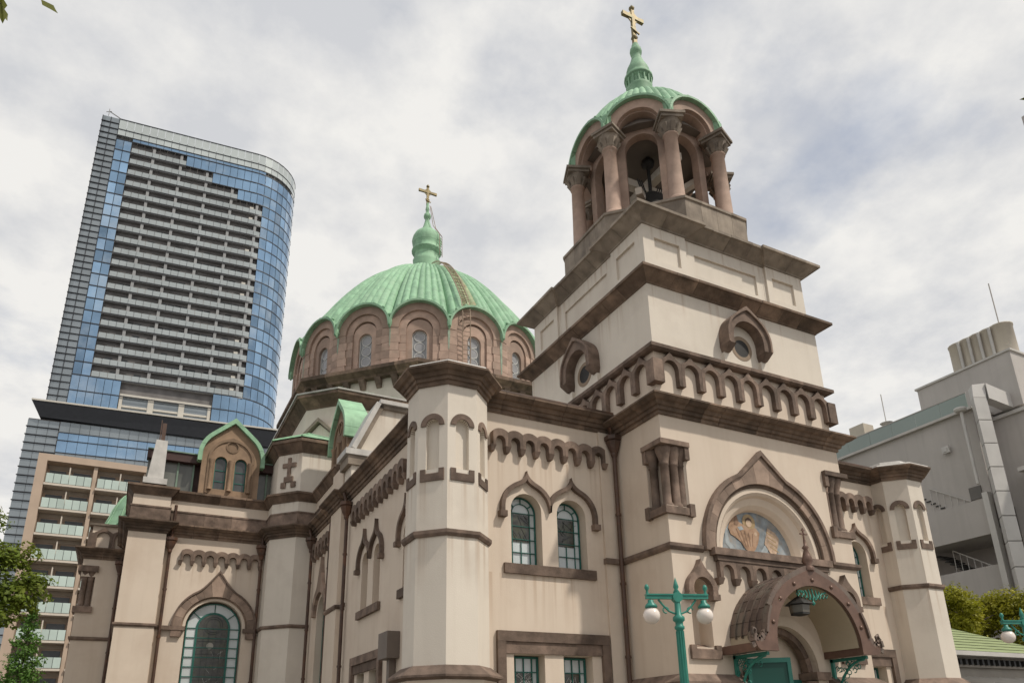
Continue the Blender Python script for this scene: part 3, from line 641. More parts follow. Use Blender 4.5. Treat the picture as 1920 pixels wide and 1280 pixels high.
# upper stages
cornice(bt, sq(3.0), corn_prof(8.72, 9.10, .40), BD, .62)
B().box(-2.95, 2.95, -2.95, 2.95, 8.85, 10.5).build('frieze_stage', PL, bt)
B().box(-2.98, 2.98, -2.98, 2.98, 10.5, 12.45).build('tower_upper_wall', PW, bt)
cornice(bt, sq(2.98), [(-.05, 10.42), (.10, 10.42), (.17, 10.46), (.17, 10.55), (-.05, 10.60)], BR, 1.0, name='band_stone')
fsp = .6388
fo = [(fsp/2-.003, -.42), (fsp/2-.003, .19), (.13, .30), (0, .445), (-.13, .30), (-fsp/2+.003, .19), (-fsp/2+.003, -.42), (-fsp/2+.095, -.42), (-fsp/2+.095, 0)]+arc(0, 0, fsp/2-.095, 180, 0, 10)[1:-1]+[(fsp/2-.095, 0), (fsp/2-.095, -.42)]
fz = 9.97
fm = B().prism(fo, -.14, .02).mesh('frieze_arch', BR)
fe = B().box(-.12, .12, -.17, .3, 9.54, 10.12).mesh('frieze_corner_block', BR)
for az in (0, 90, 180, -90):
    f = FR(-2.95*sin(radians(az)), -2.95*cos(radians(az)), az)
    for k in range(9): put('frieze_arch', fm, bt, f @ T(-2.555+fsp*k, 0, fz))
for sx in (-1, 1):
    for sy in (-1, 1): B().box(min(sx*3.13, sx*2.84), max(sx*3.13, sx*2.84), min(sy*3.13, sy*2.84), max(sy*3.13, sy*2.84), 9.53, 10.13).build('frieze_corner_block', BR, bt)
for az in (0, 90, 180, -90):        # round windows under deep ogee hoods
    f = FR(-2.98*sin(radians(az)), -2.98*cos(radians(az)), az)
    o_ = ogee(0, 11.30, .70, 12.14, 48, foot=11.05, k=.55); i_ = [(.52, 11.05)]+arc(0, 11.30, .52, 0, 180, 18)+[(-.52, 11.05)]
    hb = B().prism(o_+list(reversed(i_)), -.30, .02)
    ho = hb.build('ogee_hood', BR, bt, mx=f)
    o3 = ogee(0, 11.30, .76, 12.26, 48, foot=11.05, k=.55)
    B().prism(o3+list(reversed(o_)), -.36, .02).build('hood_mould', BR, bt, mx=f)
    for s in (-1, 1):
        x = s*.64; b = B().hexa([(x-.07, -.16, 10.86), (x+.07, -.16, 10.86), (x+.07, .02, 10.86), (x-.07, .02, 10.86), (x-.13, -.34, 11.045), (x+.13, -.34, 11.045), (x+.13, .02, 11.045), (x-.13, .02, 11.045)]); b.build('hood_bracket', BR, bt, mx=f)
        B().box(x-.10, x+.10, -.10, .02, 10.58, 10.858).build('hood_pier', PW, bt, mx=f)
    B().prism(arc(0, 11.17, .36, 0, 350, 30), -.008, .02, [arc(0, 11.17, .25, 0, 350, 30)], .028).build('window_ring', M('ring_tan', (.28, .21, .15)) if az == 0 else bpy.data.materials['ring_tan'], bt, mx=f)
    B().prism(arc(0, 11.17, .28, 0, 350, 30), -.003, .0).build('round_pane', IR, bt, mx=f)
cornice(bt, sq(2.98), cove_prof(12.32, 12.62, .36), BD, .75)
# parapet with sunk panels
pw_ = B(); pw_.box(-2.72, 2.72, -2.72, 2.72, 12.5, 14.4)
for az in (0, 90, 180, -90):
    f = FR(-2.885*sin(radians(az)), -2.885*cos(radians(az)), az)
    for x0, x1 in ((-2.72, -1.46), (1.46, 2.72)):
        xm0, xm1 = (x0+.35, x1-.22) if x0 < 0 else (x0+.22, x1-.35); ce = 2.885 if az in (0, 180) else 2.684; a = (-ce, x1) if x0 < 0 else (x0, ce)
        q = B().prism([(a[0], 12.5), (a[1], 12.5), (a[1], 14.35), (a[0], 14.35)], 0, .2, [[(xm0-.15*(x0 < 0), 13.2), (xm1+.15*(x0 > 0), 13.2), (xm1+.15*(x0 > 0), 13.90), (xm0-.15*(x0 < 0), 13.90)]], .07, back=False)
        q.box(xm0-.3, xm1+.3, .068, .09, 13.1, 14.0); pw_.add([tuple(f @ Vector(p)) for p in q.v], q.f)
    q = B().prism([(-1.46, 12.5), (1.46, 12.5), (1.46, 14.3), (-1.46, 14.3)], .075, .2, [[(-1.12, 13.2), (1.12, 13.2), (1.12, 13.84), (-1.12, 13.84)]], .06, back=False)
    q.box(-1.3, 1.3, .133, .15, 13.1, 13.95); pw_.add([tuple(f @ Vector(p)) for p in q.v], q.f)
pwo = pw_.build('tower_parapet', PW, bt)
a, b = 2.885, 2.81
pp = [(-a, -a), (-1.46, -a), (-1.46, -b), (1.46, -b), (1.46, -a), (a, -a), (a, -1.46), (b, -1.46), (b, 1.46), (a, 1.46), (a, a), (1.46, a), (1.46, b), (-1.46, b), (-1.46, a), (-a, a), (-a, 1.46), (-b, 1.46), (-b, -1.46), (-a, -1.46)]
cornice(bt, pp, cove_prof(14.22, 14.56, .42), BP, .75)
cornice(bt, octo(0, 0, 2.95), [(-.5, 14.5), (0, 14.5), (0, 15.76), (.04, 15.78), (.04, 15.86), (-.5, 15.9)], BP, .62, name='plinth_stone')
B().lathe([(2.6, 14.6), (2.6, 15.87)], 8, 0, 0, False, pi/8).build('belfry_plinth', BP, bt)
# ------------------------------------------------------------------ belfry
RC = 2.397
be = B()
for k in range(8):
    ap = 1.80; f = FR(-ap*sin(radians(45*k)), -ap*cos(radians(45*k)), 45*k); hw = ap*tan(pi/8)
    q = B().prism([(-hw, 15.85), (hw, 15.85), (hw, 20.0), (-hw, 20.0)], 0, .28, [arched(0, .50, 15.95, 18.75)], .28, back=False)
    be.add([tuple(f @ Vector(p)) for p in q.v], q.f)
bel = be.build('belfry', DR, CA)
colm = B().lathe([(.34, 15.87), (.34, 15.95), (.31, 16.0), (.33, 16.08), (.27, 16.16), (.235, 16.22), (.215, 17.2), (.20, 18.42), (.235, 18.44), (.235, 18.49)], 18).mesh('belfry_column', DR)
cap = B().lathe([(.21, 18.49), (.25, 18.56), (.23, 18.64), (.31, 18.80), (.30, 18.86), (.34, 18.92)], 12).box(-.34, .34, -.34, .34, 18.93, 19.03).box(-.39, .39, -.39, .39, 19.031, 19.12)
for q in range(8):
    a = pi/4*q; cap.hexa([tuple(Matrix.Rotation(a, 3, 'Z') @ Vector(p)) for p in ((.2, -.05, 18.5), (.24, -.05, 18.5), (.24, .05, 18.5), (.2, .05, 18.5), (.29, -.07, 18.78), (.37, -.07, 18.74), (.37, .07, 18.74), (.29, .07, 18.78))])
capm = cap.mesh('capital', BP)
dd = DR
ringm = B().prism(arc(0, 19.12, .98, 0, 180, 24)+arc(0, 19.12, .66, 180, 0, 24), -.06, .06).mesh('belfry_arch', DR)
ring2 = B().prism(arc(0, 19.12, .93, 0, 180, 24)+arc(0, 19.12, .60, 180, 0, 24), .063, .55).mesh('arch_soffit', DR)
trim = B().prism(arc(0, 19.12, 1.06, -8, 188, 26)+arc(0, 19.12, .985, 188, -8, 26), -.20, .14).mesh('copper_arch_trim', CG)
lob = B().lathe([(0, -.05), (.05, -.03), (.06, 0), (.05, .03), (0, .05)], 8).mesh('copper_boss', CG)
for k in range(8):
    ap = 2.26; f = FR(-ap*sin(radians(45*k)), -ap*cos(radians(45*k)), 45*k)
    put('belfry_arch', ringm, bel, f); put('arch_soffit', ring2, bel, f); put('copper_arch_trim', trim, bel, f)
    for a in range(20, 161, 20): put('copper_boss', lob, bel, f @ T(1.09*cos(radians(a)), -.12, 19.12+1.09*sin(radians(a))))
    a = radians(22.5+45*k); px, py = -RC*sin(a), -RC*cos(a); r = Matrix.Rotation(-a, 4, 'Z')
    put('belfry_column', colm, bel, T(px, py, 0)); put('capital', capm, bel, T(px, py, 0) @ r)
    sx, sy = -2.50*sin(a), -2.50*cos(a)
    B().hexa([tuple(T(sx, sy, 0) @ r @ Vector(p)) for p in ((-.10, -.10, 19.13), (.10, -.10, 19.13), (.16, .4, 19.13), (-.16, .4, 19.13), (-.14, -.08, 19.75), (.14, -.08, 19.75), (.3, .5, 20.0), (-.3, .5, 20.0))]).build('copper_valley', CG, bel)
def gored_dome(name, parent, cx, cy, nf, ap, zc, ra, r1, z1, p, q, ng, amp, nt2=16, sub=4):
    hwa = pi/nf
    for g in range(ng):
        v = []; fcs = []
        for i in range(sub+1):
            u = (g+i/sub)/ng; th = -hwa+2*hwa*u; x = ap*tan(th)
            r0 = ap/cos(th); z0 = zc+sqrt(max(ra*ra-min(abs(x), ra)**2, 0)); ph = i/sub
            rib = abs(sin(pi*ph))**.6
            for j in range(nt2+1):
                t = j/nt2*pi/2
                r = r1+(r0-r1)*cos(t)**p; z = z0+(z1-z0)*sin(t)**q
                r += amp*rib*min(1, r/(ap*.55))
                v.append((-r*sin(-th), -r*cos(th), z))
        n_ = nt2+1
        for i in range(sub):
            for j in range(nt2): fcs.append((i*n_+j, (i+1)*n_+j, (i+1)*n_+j+1, i*n_+j+1))
        me = B().add(v, fcs, True).mesh('copper_gore', CG)
        rusty = name == 'great_dome' and g in (2, 3)
        if rusty: me2 = me.copy(); me2.materials[0] = CRU
        for k in range(nf): put('copper_gore', me2 if rusty and k == 0 else me, parent, T(cx, cy, 0) @ Matrix.Rotation(2*pi*k/nf, 4, 'Z'))
bd = B().lathe([(r_, 19.3+2.2*(1-(r_/2.15)**2)) for r_ in (2.1, 1.8, 1.4, .9, .4, .1)], 24).build('belfry_dome', M('belfry_interior', (.16, .135, .115), .9), CA)
gored_dome('belfry_dome', bd, 0, 0, 8, 2.27, 19.12, 1.03, .42, 21.95, 1.0, 2.0, 7, .07)
fi = B().lathe([(.5, 21.6), (.46, 22.2), (.44, 22.78), (.46, 22.86), (.40, 22.9), (.40, 23.18), (.50, 23.24), (.50, 23.33), (.42, 23.38), (.40, 23.52), (.41, 23.6), (.36, 23.78), (.26, 24.0), (.19, 24.22), (.16, 24.42), (.20, 24.47), (.215, 24.58), (.20, 24.68), (.14, 24.74), (.13, 24.88), (.09, 24.95)], 18)
for k in range(14):
    a = 2*pi*k/14; fi.tube([(.43*cos(a), .43*sin(a), 22.86), (.43*cos(a), .43*sin(a), 23.22)], .035, 5)
fio = fi.build('belfry_finial', CG, CA)
def gold_cross(parent, x, y, z0, zc, zt, arm, name='gilded_cross'):
    b = B(); b.hexa([(x-.075, y-.06, z0), (x+.075, y-.06, z0), (x+.075, y+.06, z0), (x-.075, y+.06, z0), (x-.06, y-.05, zt-.1), (x+.06, y-.05, zt-.1), (x+.06, y+.05, zt-.1), (x-.06, y+.05, zt-.1)])
    for s in (-1, 1):
        b.hexa([(x+s*.065, y-.05, zc-.07), (x+s*arm, y-.06, zc-.085), (x+s*arm, y+.06, zc-.085), (x+s*.065, y+.05, zc-.07), (x+s*.065, y-.05, zc+.07), (x+s*arm, y-.06, zc+.085), (x+s*arm, y+.06, zc+.085), (x+s*.065, y+.05, zc+.07)])
        b.prism([(x+s*.06, zc-.06), (x+s*.26, zc-.06), (x+s*.06, zc-.26)][::s], y-.02, y+.02); b.prism([(x+s*.06, zc+.06), (x+s*.06, zc+.26), (x+s*.26, zc+.06)][::s], y-.02, y+.02)
    b.lathe([(0, zt-.18), (.09, zt-.12), (.11, zt-.04), (.05, zt+.04), (0, zt+.14)], 8, x, y)
    b.lathe([(.08, z0+.25), (.13, z0+.33), (.08, z0+.42)], 8, x, y)
    co = b.build(name, GD, parent)
    B().bar((x-.18, y-.08, zc-.62), (x+.18, y-.08, zc-.80), .05).build('cross_footrest', GD, co)
gold_cross(fio, 0, 0, 24.9, 26.22, 26.72, .46)
# bells and bell frame
bf = B(); bf.bar((-1.5, 0, 18.5), (1.5, 0, 18.5), .26); bf.bar((0, -1.5, 18.77), (0, 1.5, 18.77), .26); bf.bar((-1.3, -1.0, 17.3), (1.1, 1.0, 18.3), .2); bf.bar((-1.0, 1.2, 17.3), (.9, -1.2, 18.3), .2)
bf.build('bell_frame', PW, bel)
hg = B().tube([(-.35, -.45, 19.3), (-.35, -.45, 17.9)], .06, 6); hg.lathe([(.05, 18.95), (.2, 19.05), (.22, 19.2), (.1, 19.35)], 8, -.35, -.45)
for s in (-1, 1):
    for t in (.12, .2, .28): hg.bar((-.35+s*t, -.45, 17.75), (-.35+s*(t+.22), -.45, 18.35), .03)
hg.build('bell_hanger', IR, bel)
bellp = [(0, 17.95), (.22, 17.9), (.46, 17.65), (.55, 17.1), (.68, 16.75), (.8, 16.6)]
B().lathe(bellp, 20, -.35, -.45).build('church_bell', IR, label='large dark bell hanging at the centre of the belfry', cat='bell', group='bells in the belfry')
B().lathe([(0, 17.75), (.1, 17.72), (.2, 17.55), (.27, 17.2), (.36, 17.05)], 16, .75, -1.25).build('church_bell', M('bell_bronze', (.18, .17, .14), .4, metal=.5), label='small grey bronze bell showing beside the front belfry column', cat='bell', group='bells in the belfry')
B().lathe([(0, 17.75), (.1, 17.72), (.2, 17.55), (.27, 17.2), (.36, 17.05)], 16, -1.3, .2).build('church_bell', IR, label='small dark bell inside the left belfry arch', cat='bell', group='bells in the belfry')
B().lathe([(1.7, 20.0), (1.2, 20.5), (0, 20.8)], 16).build('belfry_ceiling', PW, bel)
B().lathe([(1.75, 15.88), (0, 15.9)], 8, 0, 0, False, pi/8).build('belfry_floor', BP, bel)
# ------------------------------------------------------------------ crossing, drum and great dome
DY = 20.84
def cham(h, c): return [(-c, DY-h), (c, DY-h), (h, DY-c), (h, DY+c), (c, DY+h), (-c, DY+h), (-h, DY+c), (-h, DY-c)]
cb = B(); ring_wall(cb, cham(7.8, 6.68), 9, 15.3); cro = cb.build('crossing_block', PW, CA)
cornice(cro, cham(7.8, 6.68), cove_prof(15.05, 15.58, .45), BD, 1.0)
lip = cham(8.27, 6.87); o8 = [(x, y+DY) for x, y in (lambda R: [(-S8*R, -C8*R), (S8*R, -C8*R), (C8*R, -S8*R), (C8*R, S8*R), (S8*R, C8*R), (-S8*R, C8*R), (-C8*R, S8*R), (-C8*R, -S8*R)])(7.45)]
rb = B(); rb.add([(*p, 15.63) for p in lip]+[(*p, 16.25) for p in o8], [(i, (i+1) % 8, (i+1) % 8+8, i+8) for i in range(8)]); rbo = rb.build('crossing_roof', CK, cro)
for i in range(8):
    a0, a1, c0, c1 = lip[i], lip[(i+1) % 8], o8[i], o8[(i+1) % 8]; n = 12 if i % 2 == 0 else 5; q = B()
    for k in range(n+1):
        t = k/n; q.bar((a0[0]+(a1[0]-a0[0])*t, a0[1]+(a1[1]-a0[1])*t, 15.66), (c0[0]+(c1[0]-c0[0])*t, c0[1]+(c1[1]-c0[1])*t, 16.28), .05)
    q.build('roof_seam', CK, cro)
cornice(cro, lip, [(-.12, 15.6), (.02, 15.6), (.03, 15.66), (-.12, 15.68)], LD, 30, name='eaves_gutter')
ob = B(); ring_wall(ob, o8, 15.3, 18.2); oct_ = ob.build('octagon_stage', PW, CA)
cornice(oct_, o8, [(-.05, 17.88), (.30, 17.88), (.34, 17.98), (.56, 18.12), (.62, 18.15), (.62, 18.33), (-.4, 18.40)], BD, 1.0)
bk = B().hexa([(-.13, -.06, 17.42), (.13, -.06, 17.42), (.13, .02, 17.42), (-.13, .02, 17.42), (-.15, -.32, 17.875), (.15, -.32, 17.875), (.15, .02, 17.875), (-.15, .02, 17.875)]).mesh('bracket', BR)
for k in range(8):
    ap = 7.45*C8; f = FR(-ap*sin(radians(45*k)), DY-ap*cos(radians(45*k)), 45*k)
    for i in range(7): put('bracket', bk, oct_, f @ T(-2.55+.85*i, 0, 0))
B().lathe([(7.4, 18.2), (7.3, 18.42), (6.5, 18.5)], 16, 0, DY, False, pi/16).build('drum_base_roof', LD, oct_)
DA = 7.1; HW = DA*tan(pi/16)
dr = B().lathe([(DA*.945/cos(pi/16), 18.3), (DA*.945/cos(pi/16), 21.4)], 16, 0, DY, False, pi/16); dro = dr.build('dome_drum', DR, CA)
zc0 = [18.40, 18.82, 19.24, 19.66, 20.08, 20.48]
def blk(x0, x1, z0, z1, y0, y1, cor=False):
    if cor: return B().hexa([(x0, y0, z0), (HW-.004, y0, z0), (HW-.004+y1*-tan(pi/16), y1, z0), (x0, y1, z0), (x0, y0, z1), (HW-.004, y0, z1), (HW-.004-y1*tan(pi/16), y1, z1), (x0, y1, z1)])
    return B().box(x0, x1, y0, y1, z0, z1)
ms_ = []
for i in range(5):
    z0, z1 = zc0[i]+.006, zc0[i+1]-.006; s = .93 if i % 2 else .99
    for sg in (1, -1):
        for (me, y) in ((blk(s, HW, z0, z1, 0, .3, True), 0), (blk(.64, s-.008, z0, z1, .05, .3), 0)):
            if sg == -1: me.v = [(-x, y_, z) for x, y_, z in me.v]; me.f = [tuple(reversed(q)) for q in me.f]
            ms_.append(('drum_block', me.mesh('drum_block', DR)))
zc_ = 20.48
cr = [(HW-.004, zc_)]+[(min(HW-.004, x), z) for x, z in arc(0, zc_, 1.42, 8, 172, 24)]+[(-HW+.004, zc_)]
cr = [(max(-HW+.004, x), z) for x, z in cr]
ms_.append(('drum_arch', B().prism(cr+arc(0, zc_, 1.00, 180, 0, 22), -.02, .3).mesh('drum_arch', DR)))
ms_.append(('inner_drum_arch', B().prism(arc(0, zc_, .994, 0, 180, 22)+arc(0, zc_, .64, 180, 0, 20), .09, .32).mesh('inner_drum_arch', DR)))
wz = 20.12
iv = [(.635, 18.40)]+arc(0, 20.40, .635, 0, 180, 20)+[(-.635, 18.40)]
ivi = [(.36, 18.40)]+arc(0, wz, .36, 0, 180, 16)+[(-.36, 18.40)]
ms_.append(('window_surround', B().prism(iv+list(reversed(ivi)), .16, .38).mesh('window_surround', DR)))
pane = B().prism([(-.36, 18.4), (.36, 18.4)]+arc(0, wz, .36, 0, 180, 14), .33, .345).mesh('pane', GY)
wf = B().prism([(-.355, 18.4), (.355, 18.4)]+arc(0, wz, .355, 0, 180, 14), .29, .33, [[(-.315, 18.42), (.315, 18.42)]+arc(0, wz, .315, 0, 180, 14)], .04, back=False)
for i in range(4):
    zz = wz+.02-.56*i; wf.prism(arc(0, zz, .27, 0, 345, 23), .30, .325, [arc(0, zz, .235, 0, 345, 23)], .025)
wfm = wf.mesh('drum_window', LW); rd = B()
for i in range(4): rd.prism(arc(0, wz+.02-.56*i, .235, 0, 345, 23), .315, .328)
rdm = rd.mesh('roundel_pane', M('pale_roundel_glass', (.30, .30, .31), .15, .15, 3, spec=.6))
dtr = B().prism([(HW, zc_-.02)]+arc(0, zc_, 1.50, 6, 174, 26)+[(-HW, zc_-.02)]+arc(0, zc_, 1.40, 172, 8, 24), -.26, .2).mesh('copper_arch_trim', CG)
lob2 = B().lathe([(0, -.08), (.07, -.05), (.09, 0), (.07, .05), (0, .08)], 8).mesh('copper_boss', CG)
orn = B().lathe([(.0, 20.15), (.10, 20.25), (.08, 20.4), (.2, 20.55), (.22, 20.8), (.12, 21.0), (0, 21.05)], 8)
for k in range(6): orn.lathe([(0, -.1), (.09, 0), (0, .1)], 6, .18*cos(k), .18*sin(k)); 
ornm = B().lathe([(.0, 20.36), (.05, 20.40), (.06, 20.5), (.10, 20.6), (.12, 20.78), (.07, 20.95), (0, 21.0)], 8).mesh('copper_spout', CG)
fr_dr = []
for k in range(16):
    az = 22.5*k; f = FR(-DA*sin(radians(az)), DY-DA*cos(radians(az)), az)
    vis = k <= 6 or k >= 13
    if vis:
        for nm, me in ms_: put(nm, me, dro, f)
        wo_ = put('drum_window', wfm, dro, f)
        put('pane', pane, dro, f); put('roundel_pane', rdm, dro, f)
        for a in range(24, 157, 22): put('copper_boss', lob2, dro, f @ T(1.53*cos(radians(a)), -.14, zc_+1.53*sin(radians(a))))
    else:
        jb = B()
        for nm, me in ms_: jb.add([tuple(v.co) for v in me.vertices], [tuple(p.vertices) for p in me.polygons])
        jb.build('drum_face', DR, dro, mx=f)
    put('copper_arch_trim', dtr, dro, f)
    if vis:
        rs = random.Random(k); w1 = rs.uniform(.03, .07); zl = rs.uniform(18.6, 19.6); fs_ = FR(-7.238*sin(radians(az+11.25)), DY-7.238*cos(radians(az+11.25)), az+11.25)
        B().prism([(-w1*.3, zl), (w1*.3, zl), (w1*.8, zl+.6), (w1, 20.4), (-w1, 20.4), (-w1*.7, zl+.7)], -.012, .03).build('patina_streak', ST, dro, mx=fs_)
    a = radians(az+11.25); put('copper_spout', ornm, dro, T(-7.36*sin(a), DY-7.36*cos(a), 0))
gd = B().lathe([(r_, 20.2+7.2*(1-(r_/6.8)**2)) for r_ in (6.7, 6, 5, 4, 3, 2, 1, .3)], 32, 0, DY).build('great_dome', CK, CA)
gored_dome('great_dome', gd, 0, DY, 16, 7.08, zc_, 1.47, .75, 28.0, GDP, GDQ, 7, .125, 22, 5)
ff = B().lathe([(.95, 27.7), (.88, 28.2), (.82, 29.15), (.84, 29.35), (.74, 29.42), (.74, 29.86), (.92, 29.98), (.92, 30.06), (.80, 30.14), (.86, 30.4), (.92, 30.75), (.88, 31.0), (.74, 31.3), (.46, 31.5), (.46, 31.58), (.34, 31.62), (.30, 31.75), (.2, 32.1), (.13, 32.42), (.14, 32.48), (.21, 32.58), (.23, 32.7), (.2, 32.83), (.11, 32.93), (.10, 33.1), (.13, 33.2), (.09, 33.4), (.08, 33.7)], 22, 0, DY)
ffo = ff.build('dome_finial', CG, CA)
gold_cross(ffo, 0, DY, 33.6, 34.55, 35.05, .60)
# ladder up the drum, the dome and the finial
LM = M('ladder_metal', (.30, .22, .16), .6, .3, 4)
lad = B(); LP = []
a0 = radians(4.5)          # azimuth of the ladder
def dpt(r, z, ds=0): return (-r*sin(a0)-ds*-cos(a0), DY-r*cos(a0)-ds*-sin(a0)*-1, z)
path = [(7.35, 17.9+.5*i) for i in range(8)]
for j in range(3, 25):
    t = j/25*pi/2*.985; th = a0; path.append((.75+(7.12-.75)*cos(t)**GDP+.18, 21.9+(28.0-21.9)*sin(t)**GDQ+.12))
def side(r, z, s): return (-r*sin(a0)+s*cos(a0), DY-r*cos(a0)-s*sin(a0), z)
for s in (-.2, .2): lad.tube([side(r, z, s) for r, z in path], .028, 5)
lo_ = lad.build('dome_ladder', LM, CA); rungs = []
for (r0, z0), (r1, z1) in zip(path[:-1], path[1:]):
    l = sqrt((r1-r0)**2+(z1-z0)**2); n = max(1, round(l/.32))
    for k in range(n): t = k/n; rungs.append((r0+(r1-r0)*t, z0+(z1-z0)*t))
for r, z in rungs: B().tube([side(r, z, -.2), side(r, z, .2)], .02, 4).build('rung', LM, lo_)
l2 = B(); q0, q1 = (1.15, 29.4), (.32, 33.3)
a0 = radians(-35)
for s in (-.14, .14): l2.tube([side(1.05, 29.4, s), side(1.02, 30.9, s), side(.55, 31.7, s), side(.22, 33.4, s*.4)], .02, 5)
l2o = l2.build('finial_ladder', LM, CA)
for i in range(12):
    z = 29.5+.19*i; r = 1.05 if z < 30.9 else 1.02-.47*(z-30.9)/.8; B().tube([side(r, z, -.14), side(r, z, .14)], .014, 4).build('rung', LM, l2o)
# ------------------------------------------------------------------ portal canopy
CZ = 3.36
ca = B()
ol = [(1.60, CZ)]+arc(0, CZ, 1.60, 2, 178, 30)+[(-1.60, CZ)]; il = arc(0, CZ, 1.50, 180, 0, 30)
ca.prism([(1.57, CZ)]+arc(0, CZ, 1.57, 2, 178, 30)+[(-1.57, CZ)]+arc(0, CZ, 1.30, 180, 0, 30), -1.0, .02)
can = ca.build('portal_canopy', SO, CA, mx=FB)
for i in range(5):                                   # standing-seam bays of metal sheet
    y0 = -.98+.196*i
    for k in range(16):
        a0_, a1_ = 8+164*k/16, 8+164*(k+1)/16; dz = .006*((k+i) % 2)
        st_ = (i % 2)*4
        o_ = arc(0, CZ, 1.60+dz, a0_+.25, a1_-.25, 3)+arc(0, CZ, 1.575, a1_-.25, a0_+.25, 3)
        B().prism(o_, y0+.004, y0+.19).build('roof_sheet', CB, can)
    s_ = B()
    s_.prism(arc(0, CZ, 1.635, 6, 174, 28)+arc(0, CZ, 1.57, 174, 6, 28), y0-.012, y0+.002); s_.build('standing_seam', CB, can)
# front fascia: ogee-topped band with flared scrolled feet
fo_ = []
for x, z in ogee(0, CZ, 1.56, 5.03, 66, k=.75)[:len(ogee(0, CZ, 1.56, 5.03, 66, k=.75))//2+1]: fo_.append((x, z))
foot = [(1.88, 3.26), (1.93, 3.36), (1.90, 3.50), (1.86, 3.42), (1.76, 3.37), (1.66, 3.42), (1.60, 3.52)]
right = foot+[p for p in fo_ if p[1] > 3.55]
lin = arc(0, CZ, 1.30, 0, 180, 30)
left = [(-x, z) for x, z in reversed(right[:-1])]
poly = [(1.30, 3.20), (1.80, 3.20)]+right+left+[(-1.80, 3.20), (-1.30, 3.20)]+list(reversed(lin))
B().prism(poly, -1.10, -1.015).build('canopy_fascia', CF2, can)
rim = [(x*1.0+(.035 if x > 0 else -.035 if x < 0 else 0), z+.02) for x, z in right+left]
rb_ = B()
for a, b in zip(rim[:-1], rim[1:]): rb_.bar((a[0], -1.06, a[1]), (b[0], -1.06, b[1]), .06, .16)
rb_.build('fascia_rim', CB, can)
for s in (-1, 1):
    c = B()
    c.tube([(s*1.84, -1.06, 3.40), (s*1.93, -1.06, 3.44), (s*1.965, -1.06, 3.56), (s*1.92, -1.06, 3.66), (s*1.86, -1.06, 3.62), (s*1.87, -1.06, 3.54)], .055, 7, .03); c.build('fascia_scroll', CB, can)
    x0, x1 = sorted((s*1.32, s*1.84)); B().hexa([(x0, -1.0, 3.20), (x1, -1.0, 3.24), (x1, .0, 3.24), (x0, .0, 3.20), (x0, -1.0, 3.38), (x1, -1.0, 3.34), (x1, .0, 3.34), (x0, .0, 3.38)]).build('canopy_eave', CF2, can)
    ro_ = B(); ro_.lathe([(0, -.03), (.12, -.03), (.13, 0), (.09, .02), (0, .03)], 14)
    B().add([(z, x, y) for x, y, z in ro_.v], ro_.f, True).build('eave_rosette', CB, can, mx=T(s*1.70, -.80, 3.52))
for a in (18, 42, 66, 90, 114, 138, 162):
    r = 1.43; B().lathe([(0, -.02), (.045, -.012), (.045, .012), (0, .02)], 10).build('fascia_boss', CF2, can, mx=T(r*cos(radians(a)), -1.11, CZ+r*sin(radians(a))) @ Matrix.Rotation(pi/2, 4, 'X'))
tp = B()
for i in range(9):
    x = -.44+.11*i; h = .10+.2*(1-abs(i-4)/4)
    tp.tube([(x, -1.04, 4.60-.02*abs(i-4)), (x*.9+.03, -1.04, 4.60-h*.5), (x*.75, -1.04, 4.60-h)], .016, 5); tp.tube([(x, -1.04, 4.58-.02*abs(i-4)), (x+.06, -1.04, 4.52-h*.3), (x, -1.04, 4.45-h*.4), (x-.05, -1.04, 4.5-h*.3)], .012, 5)
tp.lathe([(0, 4.22), (.05, 4.27), (.02, 4.33)], 8, 0, -1.04)
tp.build('teal_pendant_scrollwork', TL, can)
fn = B().lathe([(.12, 5.0), (.13, 5.08), (.07, 5.14), (.13, 5.22), (.09, 5.36), (.045, 5.5), (.08, 5.54), (.03, 5.6), (.028, 5.72)], 12, 0, -1.05); fn.bar((0, -1.05, 5.7), (0, -1.05, 6.0), .03); fn.bar((-.11, -1.05, 5.86), (.11, -1.05, 5.86), .03); fn.bar((-.05, -1.05, 5.95), (.05, -1.05, 5.95), .025)
fn.build('canopy_finial_cross', CF2, can)
ln = B().tube([(-.30, -.9, 4.62), (-.30, -.9, 4.42)], .012, 5); ln.lathe([(0, 4.45), (.10, 4.40), (.30, 4.27), (.31, 4.25), (.22, 4.245), (.20, 4.06), (.205, 4.03), (.05, 4.0)], 6, -.30, -.9, False)
ln.build('hanging_lantern', IR, None, mx=FB, label='dark six-sided lantern hanging inside the portal canopy', cat='lantern')
lo2 = [o for o in bpy.data.objects if o.name == 'hanging_lantern'][0]; B().lathe([(.206, 4.07), (.222, 4.23)], 6, -.30, -.9, False, 0, False).build('lantern_panes', M('lantern_glass', (.13, .12, .10), .2), lo2)
